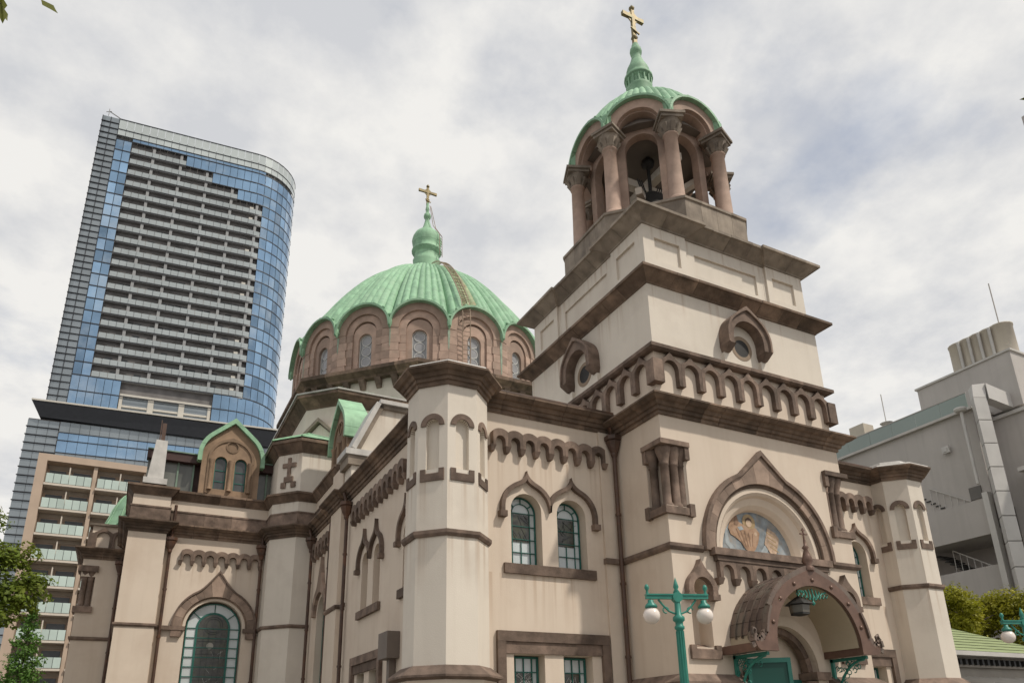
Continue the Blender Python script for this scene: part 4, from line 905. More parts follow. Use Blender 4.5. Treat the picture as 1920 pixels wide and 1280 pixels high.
# portal: moulded arch, jamb caps, door leaves and iron brackets
po = B()
for (r0, r1, y0, y1) in ((1.25, 1.02, -.06, .02),): po.prism(arc(0, 2.9, r0, 0, 180, 26)+arc(0, 2.9, r1, 180, 0, 26), y0, y1)
po.build('portal_arch', PL, bt, mx=FB)
pa = [0, 20, 40, 60, 80, 100, 120, 140, 160, 180]
voussoirs(FB, bt, 0, 2.9, .86, arc(0, 2.9, 1.01, 0, 180, 40), pa, .12, .3, BR)
for s in (-1, 1):
    x0, x1 = sorted((s*.84, s*1.30)); B().box(x0, x1, -.14, .40, 2.72, 2.895).build('portal_cap', BR, bt, mx=FB)
    B().lathe([(.14, .1), (.11, .2), (.11, 2.5), (.15, 2.7)], 12, s*.93, .12).build('portal_column', BR, bt, mx=FB)
    dl = B().box(min(s*.005, s*.85), max(s*.005, s*.85), .34, .40, .02, 2.75)
    for i in range(3): dl.box(min(s*.12, s*.74), max(s*.12, s*.74), .31, .34, .2+.82*i, .85+.82*i)
    dl.build('door_leaf', TD, CA, mx=FB)
    br = B(); x = s*1.52
    br.bar((x, -.05, 1.9), (x, -.05, 3.2), .07); br.bar((x, -1.0, 3.16), (x, .0, 3.16), .07)
    br.tube([(x, -.06+(-.86*(1-cos(t))), 2.0+1.12*sin(t)) for t in [pi/2*i/8 for i in range(9)]], .03, 6)
    for i in range(40):
        yy, zz = -random.uniform(.06, .9), random.uniform(2.3, 3.1)
        if -yy < .95*(zz-2.0)/1.1-.06:
            br.tube([(x, yy+.05*cos(t), zz+.05*sin(t)) for t in [i2*pi/5 for i2 in range(9)]], .012, 4)
    br.build('iron_bracket', TL, CA, mx=FB)
od = B(); fo2 = FR(-1.02, -3.50, 32)                     # door leaf swung open under the canopy
od.box(-.46, .46, 0, .06, .05, 3.12); odo = od.build('open_door_leaf', M('dark_teal_door', (.010, .075, .058), .4), CA, mx=fo2)
fr2 = B()
for (x0, x1, z0, z1) in ((-.46, .46, 3.02, 3.12), (-.46, -.38, .05, 3.02), (.38, .46, .05, 3.02), (-.38, .38, 2.2, 2.28), (-.38, .38, 1.2, 1.28)): fr2.box(x0, x1, -.03, -.001, z0, z1)
fr2.build('door_frame', TD, odo)
# ------------------------------------------------------------------ downpipes
pipe(CA, [(-3.30, -1.40, 8.95), (-3.13, -1.32, 8.6), (-3.13, -1.32, 8.3), (-3.13, -1.32, .1)], (-3.13, -1.32, 8.72))
pipe(CA, [(3.30, -1.40, 8.95), (3.13, -1.32, 8.6), (3.13, -1.32, .1)], (3.13, -1.32, 8.72))
pipe(CA, [(-7.85, 6.75, 9.1), (-7.72, 6.75, 8.7), (-7.72, 6.75, .1)], (-7.74, 6.75, 8.75))
pipe(CA, [(-7.85, 11.55, 9.1), (-7.73, 11.55, 8.7), (-7.73, 11.55, .1)], (-7.75, 11.55, 8.75))
pipe(CA, [(-7.72, 8.90, 8.7), (-7.72, 8.90, .1)], None, .035)
pipe(CA, [(-9.22, 13.4, 9.15), (-9.20, 13.5, 8.7), (-9.20, 13.5, .1)], (-9.22, 13.42, 8.75))
pipe(CA, [(-12.40, 13.3, 10.0), (-12.40, 13.42, 9.3), (-12.42, 13.45, 8.7), (-12.42, 13.49, 8.5), (-12.42, 13.49, .1)], (-12.42, 13.40, 8.75))
pipe(CA, [(-13.98, 17.1, 8.7), (-13.98, 17.18, 8.3), (-13.98, 17.18, .1)], (-13.98, 17.1, 8.5))
# ------------------------------------------------------------------ side porch at the end of the transept
FP = FR(0, 17.3, 0)
pb = B().prism([(-15.30, 0), (-13.6, 0), (-13.6, 8.7), (-15.30, 8.7), (-15.30, 7.9), (-14.80, 7.9), (-14.80, 6.75), (-15.30, 6.75)], 0, .5); pb.box(-15.30, -13.6, .5, 6.5, 0, 6.75); pb.box(-15.298, -13.6, .5, 6.5, 7.9, 8.69); pb.box(-14.9, -13.6, .45, 6.5, 6.75, 7.9)
por = pb.build('side_porch', PL, CA, bake=FP)
pc = [(-15.30, 23.5), (-15.30, 17.3), (-13.9, 17.3)]
cornice(por, pc, corn_prof(8.60, 9.02, .34), BD, .75, False); string(por, pc, 5.45, .08, .13)
B().box(-15.15, -13.6, .08, 6.3, 8.7, 10.0).build('porch_attic', PL, por, mx=FP)
cornice(por, [(-15.15, 23.4), (-15.15, 17.38), (-13.7, 17.38)], [(-.05, 9.98), (.12, 9.98), (.14, 10.06), (-.05, 10.1)], BP, 1.2, False, 'band_stone')
fw = B().prism(fo, -.12, .02).mesh('frieze_arch', BR)
for i in range(2): put('frieze_arch', fw, por, FR(0, 17.38, 0) @ T(-14.74+.64*i, 0, 9.50))
B().box(-15.26, -15.05, 17.24, 17.45, 9.06, 9.66).build('frieze_corner_block', BR, por)
for i in range(8): put('frieze_arch', fw, por, FR(-15.15, 17.38, 90) @ T(-.42-.64*i, 0, 9.50))
for x, y in ((-15.16, 17.85), (-15.16, 17.44), (-14.94, 17.42)): put('colonnette', cl, por, T(x, y, .24))
B().box(-15.42, -14.72, 17.18, 17.98, 8.09, 8.32).build('colonnette_cap_block', BR, por); B().box(-15.40, -14.74, 17.20, 17.96, 6.50, 6.73).build('colonnette_base_block', BR, por)
pd = B(); NN = 12
pd.lathe([(1.42, 10.10), (1.40, 10.18), (1.12, 10.42), (.98, 10.8), (.86, 11.2), (.62, 11.7), (.3, 12.0), (.05, 12.08)], NN, -13.75, 19.2, False)
pdo = pd.build('porch_dome', CG, por)
for k in range(NN):
    a = 2*pi*k/NN; B().tube([(-13.75+r*cos(a), 19.2+r*sin(a), z) for r, z in ((1.42, 10.15), (1.12, 10.45), (.98, 10.82), (.86, 11.22), (.62, 11.72), (.3, 12.02))], .035, 5).build('dome_rib', CG, por)
# ------------------------------------------------------------------ ground
GR = M('asphalt_ground', (.10, .095, .09), .9, .3, .6, bump=.3)
B().add([(-600, -600, -.02), (600, -600, -.02), (600, 900, -.02), (-600, 900, -.02)], [(0, 1, 2, 3)]).build('ground', GR, kind='structure')
B().box(-20, 16, -30, 30, -.02, .012).build('churchyard_paving', M('churchyard_stone_paving', (.19, .175, .15), .85, .2, 1.2, bump=.2), kind='structure')
# ------------------------------------------------------------------ glass skyscraper
SK = thing('skyscraper', 'tall blue glass skyscraper with grey balconies and a rounded corner at the left', 'skyscraper', (-33.2, 174.8, 0), radians(-5))
GB = M('blue_tower_glass', (.225, .345, .49), .10, .25, .09, objvar=.32, metal=.75, patch=.55, patchcol=(.50, .58, .66), pscale=.07)  # paler patches in the colour stand in for uneven sky reflections
GG = M('grey_tower_glass', (.26, .29, .31), .2, .15, .1, objvar=.12, metal=.5)
GC = M('crown_glass', (.52, .56, .55), .15, .15, .1, objvar=.1, metal=.35)
SG = M('balcony_grey', (.29, .29, .29), .6, .1, .2)
SD = M('dark_core_wall', (.16, .15, .145), .7, .35, .3)  # dark grey-brown tone of the tower and podium cores
SW = M('tower_white_frame', (.55, .52, .46), .7, .05, .5)
SL = M('tower_dark_line', (.035, .038, .045), .5, .1, 1)
BG = M('balcony_glass', (.38, .415, .42), .2, .12, .15, metal=.25)
AWD = M('tower_dark_door_glass', (.05, .055, .06), .15, .3, .4); AWC = M('tower_curtained_glass', (.24, .22, .20), .4, .35, .3)
RCN = 11.7; UF = 36.4
def plan(u):          # point on the facade line at running length u: straight, then the rounded corner
    if u <= UF: return (u, 0.0, 0.0)
    a = (u-UF)/RCN; return (UF+RCN*sin(a), RCN*(1-cos(a)), a)
ULEN = UF+RCN*pi/2
core = [(-4.2, .9), (UF, .9)]+[(UF+(RCN-.9)*sin(a*pi/16), RCN-(RCN-.9)*cos(a*pi/16)) for a in range(1, 9)]+[(UF+RCN-.9, 30), (-4.2, 30)]
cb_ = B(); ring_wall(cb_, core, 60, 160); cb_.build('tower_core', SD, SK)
ZB, FH, NFL = 87.2, 3.58, 20                    # 20 balcony storeys, 87 m to 159 m
def panel_mesh(u0, u1, h, nm, mat, d=0.0, g=.07):
    n = max(1, int((u1-u0)/1.0)) if u1 > UF else 1; v = []
    for z in (0, h):
        for i in range(n+1):
            x, y, a = plan(u0+g+(u1-u0-2*g)*i/n); v.append((x+sin(a)*d*-1*-1, y-cos(a)*d, z))
    return B().add(v, [(i, i+1, i+1+n+1, i+n+1) for i in range(n)]).mesh(nm, mat)
cols = [0.0, 1.9, 3.85]; right = [39.0, 41.0, 43.0, 45.0, 47.0, 49.0, 51.0, 53.0]
zr = [ZB+FH*i for i in range(NFL+1)]
for i in range(NFL):
    for a, b in list(zip(cols[:-1], cols[1:]))+list(zip(right[:-1], right[1:])):
        key = 'gp%.2f' % a
        if i == 0: globals()[key] = panel_mesh(a, b, FH-.12, 'glass_panel', GB)
        put('glass_panel', globals()[key], SK, T(0, 0, zr[i]+.06))
ub = B(); ubl = B()
def upanels(b, u0, u1, z0, z1, w):
    n = max(1, round((u1-u0)/w))
    for k in range(n):
        a0_, a1_ = u0+(u1-u0)*k/n+.05, u0+(u1-u0)*(k+1)/n-.05; p, q = plan(a0_), plan(a1_)
        b.add([(p[0], p[1], z0), (q[0], q[1], z0), (q[0], q[1], z1), (p[0], p[1], z1)], [(0, 1, 2, 3)])
ends = {NFL-1: 17.8, NFL-2: 25.0, NFL-3: 32.0}
for i in range(NFL):                              # each storey: balcony with slab, glass balustrade and back wall
    e = ends.get(i, 39.0); z = zr[i]
    if e < 39: upanels(ub, e, 39.0, z+.06, z+FH-.06, 2.0)
    bal = B().box(3.95, e, .02, 1.0, z-.28, z+.02)
    bo = bal.build('balcony', SG, SK)
    gl = B(); upanels(gl, 4.0, e, z+.05, z+1.62, 1.75); gl.build('balustrade', BG, bo)
    for mt_, ph in ((AWD, 0), (AWC, 1)):                  # glazed doors behind the balcony, some with curtains
        wb_ = B(); rw = random.Random(i*7+ph*3); x = 4.4
        while x < e-1.6:
            if (rw.random() < .45) == (ph == 0): wb_.box(x, x+1.5, .84, .92, z+.1, z+2.5)
            x += 1.75
        if wb_.v: wb_.build('balcony_doors', mt_, bo, kind='stuff')
    for x in (9.5, 16.5, 23.5, 30.5, 37.5):
        if x < e: B().box(x-.35, x+.35, .15, 1.2, z+.02, z+FH-.3).build('balcony_divider', SG, bo)
    if i in (0, 1, 2, 3, 4, 8, 9, 12, 15, 16): B().box(35.6, 36.6, .2, .8, z+1.1, z+2.3).build('balcony_cabinet', SW, bo)
upanels(ub, 3.9, 39.0, 158.95, 159.85, 1.95)
upanels(ub, 0, 10.7, 79.0, 83.0, 1.78); upanels(ub, 0, 10.7, 83.1, 87.1, 1.78); upanels(ub, 31.9, 54, 79.0, 83.0, 2.0); upanels(ub, 31.9, 54, 83.1, 87.1, 2.0)
ub.build('lower_glazing', GB, SK, kind='stuff')
cr_ = B()
for z0, z1 in ((160.1, 162.0), (162.1, 165.4)): upanels(cr_, 0, 54, z0, z1, 1.95)
cr_.build('crown_glazing', GC, SK, kind='stuff')
cx_ = B(); ring_wall(cx_, core, 159.9, 163.5); cx_.build('crown_plant', M('crown_plant_grey', (.42, .43, .42), .6), SK)
ln_ = B()
def uline(b, u0, u1, z, h=.16, d=.12):
    n = 1 if u1 <= UF else 10; pts = []
    if u0 < UF < u1: segs = [(u0, UF)]+[(UF+(u1-UF)*k/9, UF+(u1-UF)*(k+1)/9) for k in range(9)]
    else: segs = [(u0, u1)]
    for a, c in segs:
        p, q = plan(a), plan(c); b.bar((p[0]+sin(p[2])*d*0, p[1]-.06, z), (q[0], q[1]-.06, z), d, h)
for i in range(NFL+1): uline(ln_, 0, 54, zr[i], .26)
for z in (79.0, 83.05, 160.0, 165.45, 162.05): uline(ln_, 0, 54, z, .22)
for i in range(NFL): uline(ln_, 39, 54, zr[i]+1.1, .09)
ln_.build('floor_lines', SL, SK)
fs = B(); fk_ = B()                              # louvred strip at the left edge
for i in range(46):
    z = 79.2+1.88*i; fs.add([(-4.2, .3, z+.10), (-2.2, .25, z+.10), (-2.2, .25, z+1.80), (-4.2, .3, z+1.80)], [(0, 1, 2, 3)]); fs.add([(-2.1, .25, z+.10), (-.05, .2, z+.10), (-.05, .2, z+1.80), (-2.1, .25, z+1.80)], [(0, 1, 2, 3)])
    fk_.box(-4.38, 0, .0, .6, z-.06, z+.10)
for x in (-4.2, -2.15, -.06): fk_.box(x-.07, x+.07, .1, .5, 79, 165.6)
fs.build('louvre_panels', GG, SK, kind='stuff'); fk_.build('louvre_fins', SL, SK, kind='stuff')
B().box(-4.25, -.02, .28, 30, 79, 165.6).build('tower_side_wall', GG, SK)
wf_ = B().box(10.8, 31.8, .3, 1.0, 83.2, 83.9); wf_.box(10.8, 31.8, .3, 1.0, 78.8, 79.3); wf_.box(10.8, 31.8, .35, .9, 80.4, 80.9)
for x in (10.8, 17.2, 24.2, 31.0): wf_.box(x, x+(1.3 if 11 < x < 31 else .7), .2, 1.1, 79.3, 83.2)
wf_.build('white_frame_bays', SW, SK)
for x0, x1 in ((11.5, 17.2), (18.5, 24.2), (25.5, 31.0)):
    for z0, z1 in ((80.9, 83.2), (79.3, 80.4)): B().box(x0, x1, .7, .8, z0+.02, z1-.02).build('bay_pane', GG, SK)
B().hexa([(-4.8, -.5, 75.0), (54, -.5, 74.0), (54, 30, 74), (-4.8, 30, 75.0), (-6.6, -1.8, 78.4), (50, -1.8, 78.0), (50, 30, 78), (-6.6, 30, 78.4)]).build('ledge_soffit', SL, SK)
B().box(-6.7, 50, -1.9, 30, 78.45, 78.85).build('ledge_edge', SW, SK)
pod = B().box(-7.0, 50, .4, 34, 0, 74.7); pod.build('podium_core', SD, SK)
pg = B(); pq = B(); pl_ = B()
for i in range(36):
    z = 72.6-2.0*i
    if z < 2: break
    for k in range(3): pg.box(-7.05+2.15*k, -4.98+2.15*k, .28, .36, z+.1, z+1.85)
    pl_.box(-7.2, -.5, .0, .5, z-.08, z+.10)
for k in range(24):
    x = -.5+2.1*k
    pg.box(x+.04, x+2.06, .26, .36, 72.0, 74.6)
    for z0, z1 in ((70.0, 71.9), (67.0, 69.9)): pq.box(x+.04, x+2.06, .26, .36, z0, z1)
    for j in range(30): pg.box(x+.04, x+2.06, .26, .36, 64.8-2.1*j, 66.8-2.1*j) if 64.8-2.1*j > 2 else None
for z in (71.95, 69.95, 66.9): pl_.box(-.5, 50, .1, .5, z-.08, z+.08)
pg.build('podium_grey_glazing', GG, SK, kind='stuff'); pq.build('podium_blue_glazing', GB, SK, kind='stuff'); pl_.build('podium_lines', SL, SK)
an = B().tube([(-.9, 6, 163), (-.9, 4, 169.2)], .22, 5); an.tube([(-.9, 4, 169.2), (-3.5, 3, 169.8)], .16, 5); an.tube([(-3.5, 3, 168.2), (-3.5, 3, 170.6)], .1, 5); an.tube([(-4.2, 3, 169.3), (-2.9, 3, 169.9)], .1, 5); an.build('roof_crane', SG, SK)
# ------------------------------------------------------------------ beige apartment block
AP = thing('apartment_block', 'beige apartment block with pale green glass balconies behind the transept', 'apartment block', (-25.1, 80, 0))
AB = M('apartment_beige_tile', (.47, .36, .275), .7, .07, .6, streak=.15, stain=(.33, .25, .19)); AC = M('apartment_cream_slab', (.60, .53, .45), .7, .05, .5); AG = M('apartment_green_glass', (.48, .57, .52), .25, .06, .5, objvar=.12, spec=.6); AD = M('apartment_dark_window', (.07, .075, .08), .15, .3, .6); AR = M('apartment_recess', (.40, .34, .28), .8, .1, .5)
NF = 11; H0 = 34.0
ab = B().box(0, .95, 0, 12, 0, H0); ab.box(.95, 24, 0, 12, 33.2, H0); ab.box(.95, 24, 1.7, 12, 0, 33.2)
for x in (5.75, 11.1, 16.5, 21.8): ab.box(x, x+.4, .25, 1.7, 0, 33.2)
ab.build('block_walls', AB, AP)
bays = ((.97, 5.73), (6.17, 11.08), (11.52, 16.48), (16.92, 21.78))
gm = B().box(.03, .75, .0, .05, .12, 1.25).mesh('balcony_glass_panel', AG)
for k in range(NF):
    z = 30.45-2.97*k
    if z < .5: break
    for x0, x1 in bays:
        bo = B().box(x0, x1, -.05, 1.68, z-.18, z+.06).build('balcony', AC, AP)
        for q in range(6):
            put('balcony_glass_panel', gm, bo, T(x0+.12+.77*q, -.02, z))
        wb = B().box(x0+.25, x0+1.9, 1.60, 1.69, z+.1, z+2.1); wb.box(x1-2.1, x1-.3, 1.60, 1.69, z+.1, z+2.1); wb.build('balcony_window', AD, bo)
        B().box((x0+x1)/2-.06, (x0+x1)/2+.06, .3, 1.68, z+.06, z+2.3).build('balcony_screen', AC, bo)
        B().box(x0, x1, 1.62, 1.685, z+2.3, z+2.75).build('recess_header', AR, bo)
# ------------------------------------------------------------------ grey concrete building at the right
GX = 27.0
GB2 = thing('grey_building', 'grey concrete office building with outside stairs and roof tanks at the right', 'building', (GX, 5.5, 0))
CN = M('grey_render', (.46, .43, .405), .85, .06, .4, streak=.3, stain=(.32, .295, .275), patch=.35, patchcol=(.38, .355, .335), pscale=.5); CL = M('light_grey_metal', (.55, .53, .505), .5, .08, 1, objvar=.05); CNW = M('grey_coping', (.5, .48, .45), .7); TKm = M('cream_roof_unit', (.50, .45, .375), .6, .08, 1, streak=.25, stain=(.3, .25, .2)); RG = M('roof_green_glass', (.26, .31, .29), .15, .05, .5, spec=.6); DG = M('dark_opening', (.03, .03, .03), .5)
def gy(y): return -(y-5.5)    # local x of the frame facing the left
FGb = FR(0, 0, 90)            # local frame inside the building: x to the right = towards the viewer
k_ = (GX-CP.x)/(24-CP.x); YY = lambda y: (CP.y+(y-CP.y)*k_)-5.5; ZZ = lambda z: 1.6+(z-1.6)*k_
g = B(); ztop = ZZ(17.25); yn, yf = YY(4.55), YY(13.5)
g.box(.15, 16, yn, yf, ZZ(12.5)-.35, ztop); g.box(3.2, 16, yn, yf, 0, ZZ(12.5)-.35)
g.build('main_wall', CN, GB2)
for (zb, zt) in ((ZZ(10.68), ZZ(12.5)), (ZZ(7.5), ZZ(9.15)), (ZZ(4.3), ZZ(6.0))):
    so_ = B().box(0, .2, yn+.1, yf, zb, zt).build('stair_balcony', CN, GB2); B().box(.2, 3.2, yn+.1, yf, zb, zb+.25).build('stair_landing', CN, so_)
    rl = B(); rx = .06 if zt > 12 else 1.0
    y0, y1, z1 = YY(7.6), YY(5.6), zt
    rl.bar((rx, y0, z1+1.45), (rx, y1, z1+.05), .05)
    for q in range(7): t = q/6; rl.bar((rx, y0+(y1-y0)*t, z1+1.45-1.4*t), (rx, y0+(y1-y0)*t, z1-.5), .03)
    rl.build('stair_rail', CNW, so_)
    stp = B()
    for q in range(9): stp.box(rx+.05 if zt < 12 else .07, rx+1.6 if zt < 12 else .4, YY(8.4)-.25*q, YY(8.4)-.25*q+.25, z1+1.3-.2*q, z1+1.36-.2*q)
    stp.build('stair_steps', DG, so_)
    wv = B().box(*((3.1, 3.19) if zt < 12 else (.08, .149)), YY(5.6), YY(5.0), zt+.1, zt+.8); wv.build('wall_vent', M('vent_grey', (.15, .14, .13), .6), so_)
B().box(-.08, 16, yn-.08, yf, ztop, ztop+.15).build('roof_coping', CNW, GB2)
for q in range(6):
    y0 = yn+.1+(yf-yn-.2)*q/6; B().box(.05, .09, y0+.03, y0+(yf-yn)/6-.03, ztop+.15, ztop+1.05).build('roof_glass_panel', RG, GB2)
B().box(.03, .12, yn+.1, yf, ztop+1.06, ztop+1.11).build('roof_handrail', CN, GB2)
vb = B().box(-.12, .0, YY(6.42), YY(6.02), ZZ(15.38), ZZ(15.75)).box(-.16, -.12, YY(6.35), YY(6.12), ZZ(15.45), ZZ(15.66)); vb.build('wall_vent', CL, GB2)
pe = B().box(2.0, 12, YY(2.2)+.8, YY(8.2), ztop, ZZ(19.75)+.6); peo = pe.build('penthouse', CN, GB2)
B().box(1.9, 12, YY(2.2)+.7, YY(8.2)+.1, ZZ(19.75)+.6, ZZ(19.75)+.72).build('penthouse_coping', CNW, GB2)
zt_ = ZZ(19.75)+.72
tk = B(); 
for q in range(5): tk.lathe([(.62, zt_), (.62, zt_+2.0), (.66, zt_+2.03), (.66, zt_+2.1), (0, zt_+2.13)], 14, 3.2, YY(3.6)+.62*q, True)
tk.build('roof_tank', TKm, GB2)
lp_ = B()
for q in range(4): lp_.tube([(2.5, YY(3.6)+.31+.62*q, zt_), (2.5, YY(3.6)+.31+.62*q, zt_+2.0)], .09, 6)
lp_.build('tank_pipes', CNW, GB2)
B().tube([(3.4, YY(3.7), zt_+2.1), (3.4, YY(3.7), zt_+5.2)], .035, 5).build('roof_aerial', CN, GB2)
for (y0, y1, h) in ((12.3, 11.3, 2.1), (10.9, 10.2, 1.2)): B().box(.9, 1.9, YY(y1), YY(y0), ztop+.15, ztop+.15+h).build('roof_unit', TKm, GB2)
ds = B().tube([(.8, YY(9.75), ztop+.15), (.8, YY(9.75), ztop+1.4)], .06, 6); ds.lathe([(0, ztop+1.35), (.35, ztop+1.45), (.4, ztop+1.5)], 12, .75, YY(9.7)); ds.tube([(.9, YY(9.8), ztop+1.2), (.9, YY(9.8), ztop+3.6)], .03, 5); ds.tube([(.9, YY(12.6), ztop), (.9, YY(12.6), ztop+2.0)], .03, 5); ds.build('satellite_dish', CNW, GB2)
# vertical duct made of sheet segments
yd = yn-.75; zd = ZZ(18.25)
for q in range(13):
    z1 = zd-1.35*q-.9; B().hexa([(-.95, yd-.05, z1-1.3), (-.25, yd-.35, z1-1.3), (.35, yd+.15, z1-1.3), (-.35, yd+.45, z1-1.3), (-.95, yd-.05, z1), (-.25, yd-.35, z1), (.35, yd+.15, z1), (-.35, yd+.45, z1)]).build('duct_segment', CL, GB2)
B().hexa([(-.95, yd-.05, zd-.88), (-.25, yd-.35, zd-.88), (.35, yd+.15, zd-.88), (-.35, yd+.45, zd-.88), (-.8, yd-.05, zd-.1), (-.1, yd-.35, zd), (.35, yd+.15, zd), (-.35, yd+.45, zd-.1)]).build('duct_segment', CL, GB2)
B().hexa([(-.2, yd-.45, zd-.95), (.3, yd+.1, zd-.95), (2.2, yd+.1, zd-1.1), (2.2, yd-.45, zd-1.1), (-.2, yd-.45, zd-.05), (.3, yd+.1, zd-.05), (2.2, yd+.1, zd-.25), (2.2, yd-.45, zd-.25)]).build('duct_segment', CL, GB2)
dp = B().tube([(-.5, yd+1.0, zd-1.2), (-.5, yd+1.0, zd-5.5)], .09, 7); dp.lathe([(.25, zd-1.25), (.33, zd-1.15), (.33, zd-1.05), (0, zd-1.0)], 10, -.55, yd+1.0); dp.box(-.4, .0, yn-.05, yn+.25, 0, zd-6); dp.build('vent_pipe', CL, GB2)
B().box(2.0, 16, yn-6, yn+.0, 0, ztop-.4).build('front_wing', CN, GB2)
B().box(1.85, 16, yn-6, yn-.02, ztop-.4, ztop-.2).build('wing_coping', CNW, GB2)
for q in range(4):
    z = ztop-4.0-3.3*q; B().box(.8, 2.2, yn-2.6, yn-1.2, z, z+.22).build('wing_canopy', CL, GB2); B().box(1.95, 2.0, yn-3.6, yn-2.0, z-1.6, z-.7).build('wing_window', AD, GB2)
    B().box(1.5, 2.3, yn-1.6, yn-1.2, z-2.4, z).build('wing_pipe_case', CN, GB2)
# ------------------------------------------------------------------ tower block at the right edge
q = on = None
d_ = CR*((1916-960)/1380.68)+CU*(-(222-916.6)/1380.68)+CF
def at(u, v, k): dd_ = CR*((u-960)/1380.68)+CU*(-(v-916.6)/1380.68)+CF; return CP+dd_*k
c0 = at(1915, 220, 62); c1 = at(1914, 297, 62)
RB = thing('tower_block', 'grey tower block whose balcony corners show at the right edge', 'building', (c0.x, c0.y, 0))
rbk = B().box(1.2, 18, -10, -.8, 0, c0.z-.5); rbk.build('block_walls', CN, RB)
for z, dx in ((c0.z, 0), (c1.z, c1.x-c0.x)):
    bo = B().box(dx, 18.5, -11, .0, z-1.3, z).build('balcony', CN, RB)
for q_ in range(1, 14): B().box(.75, 18.5, -11, 0, c1.z-3.3*q_-1.2, c1.z-3.3*q_).build('balcony', CN, RB)
# ------------------------------------------------------------------ green-roofed pavilion
GRF = M('pale_green_roof', (.27, .32, .16), .6, .1, 1.5, streak=.2, stain=(.2, .23, .13)); PVW = M('pavilion_wall', (.33, .30, .26), .8)
PV = thing('pavilion', 'low pavilion with a pale green hipped roof behind the right turret', 'pavilion', (16.6, 4.6, 0))
px_, py_ = 3.6, 2.6; ze = 4.25
rf_ = B()
lo4 = [(-px_-.6, -py_-.6), (px_+.6, -py_-.6), (px_+.6, py_+.6), (-px_-.6, py_+.6)]; hi4 = [(-1.6, 0), (1.4, 0)]
for s_ in range(9):
    t0, t1 = s_/9, (s_+1)/9
    def lv(t): return [(a[0]+(b_[0]-a[0])*t, a[1]+(b_[1]-a[1])*t) for a, b_ in zip(lo4, (hi4[0], hi4[1], hi4[1], hi4[0]))]
    p, q_ = lv(t0), lv(t1); za, zb = ze+1.5*t0, ze+1.5*t1+.03
    B().add([(*x, za+.05) for x in p]+[(*x, zb) for x in q_], [(i, (i+1) % 4, (i+1) % 4+4, i+4) for i in range(4)]).build('roof_course', GRF, PV)
B().box(-px_, px_, -py_, py_, 0, ze-.1).build('wall', PVW, PV)
B().box(-px_-.6, px_+.6, -py_-.6, py_+.6, ze-.12, ze+.04).build('eaves_board', CNW, PV)
B().box(-px_-.15, px_+.15, -py_-.15, py_+.15, ze-.5, ze-.121).build('frieze_board', PVW, PV)
dm = B().box(-.06, .06, -.12, 0, ze-.42, ze-.2).mesh('dentil', DG)
for q_ in range(22): put('dentil', dm, PV, T(-px_+.15+.34*q_, -py_-.16, 0))
for q_ in range(15): put('dentil', dm, PV, T(-px_-.16, -py_+.2+.34*q_, 0) @ Matrix.Rotation(-pi/2, 4, 'Z'))
LR = thing('walkway_shelter', 'low dark shelter roof with pale ribs at the lower right corner', 'shelter', (12.6, 1.2, 0))
SDm = M('dark_shelter_roof', (.07, .066, .06), .5, .2, 1)
B().hexa([(-2.2, -2.6, 2.75), (6, -2.6, 2.75), (6, .6, 3.25), (-2.2, .6, 3.25), (-2.2, -2.6, 2.83), (6, -2.6, 2.83), (6, .6, 3.33), (-2.2, .6, 3.33)]).build('shelter_roof', SDm, LR)
for q_ in range(9): B().bar((-2.1+q_, -2.65, 2.87), (-2.1+q_, .6, 3.38), .06).build('roof_rib', CNW, LR)
for x, y in ((-2, -2.4), (5.8, -2.4), (-2, .4), (5.8, .4)): B().bar((x, y, 0), (x, y, 2.78), .1).build('post', SDm, LR)
# ------------------------------------------------------------------ street lamps
GLB = M('white_globe', (.78, .70, .64), .18, .03, 2, spec=.5)
def lamp(x, y, rz, label):
    L_ = thing('street_lamp', label, 'street lamp', (x, y, 0), rz, 'teal twin-globe lamps')
    p = B().lathe([(.20, 0), (.20, .12), (.13, .2), (.13, .75), (.15, .8), (.075, .9), (.075, 2.0), (.06, 3.28), (.085, 3.30), (.085, 3.34), (.065, 3.36), (.065, 3.41), (.10, 3.44), (.10, 3.50), (.055, 3.54), (.05, 3.85)], 16)
    for k in range(10):
        a = 2*pi*k/10; p.tube([(.072*cos(a), .072*sin(a), .95), (.06*cos(a), .06*sin(a), 3.26)], .012, 4)
    p.lathe([(.03, 3.90), (.06, 3.93), (.03, 3.98), (.05, 4.02), (.035, 4.08), (0, 4.2)], 10); p.build('post', TL, L_)
    ar = B().box(-.56, .56, -.04, .04, 3.81, 3.865); ar.box(-.56, .56, -.055, .055, 3.868, 3.895); ar.prism(arc(0, 3.84, .09, 0, 330, 11), -.06, .06); ar.build('crossarm', TL, L_)
    for s in (-1, 1):
        x_ = s*.48
        br_ = B().tube([(s*.06, 0, 3.56), (s*.16, 0, 3.60), (s*.26, 0, 3.70), (s*.34, 0, 3.80)], .018, 6); br_.tube([(s*.22+.05*cos(t), 0, 3.62+.05*sin(t)) for t in [k*pi/5 for k in range(9)]], .013, 5)
        br_.lathe([(.0, 3.80), (.05, 3.79), (.05, 3.75), (.10, 3.70), (.11, 3.66), (.02, 3.65)], 12, x_, 0); br_.lathe([(.03, 3.90), (.02, 3.95), (.045, 4.0), (.03, 4.05), (0, 4.07)], 8, s*.53, 0); br_.build('arm_bracket', TL, L_)
        B().lathe([(.145*sin(pi*k/14), 3.525-.145*cos(pi*k/14)) for k in range(15)], 22, x_, 0).build('globe', GLB, L_)
lamp(-5.05, -5.47, radians(-18), 'teal lamp post with two white globes in front of the bell tower')
lamp(4.75, -5.75, radians(-18), 'teal lamp post with a white globe cut by the right edge')
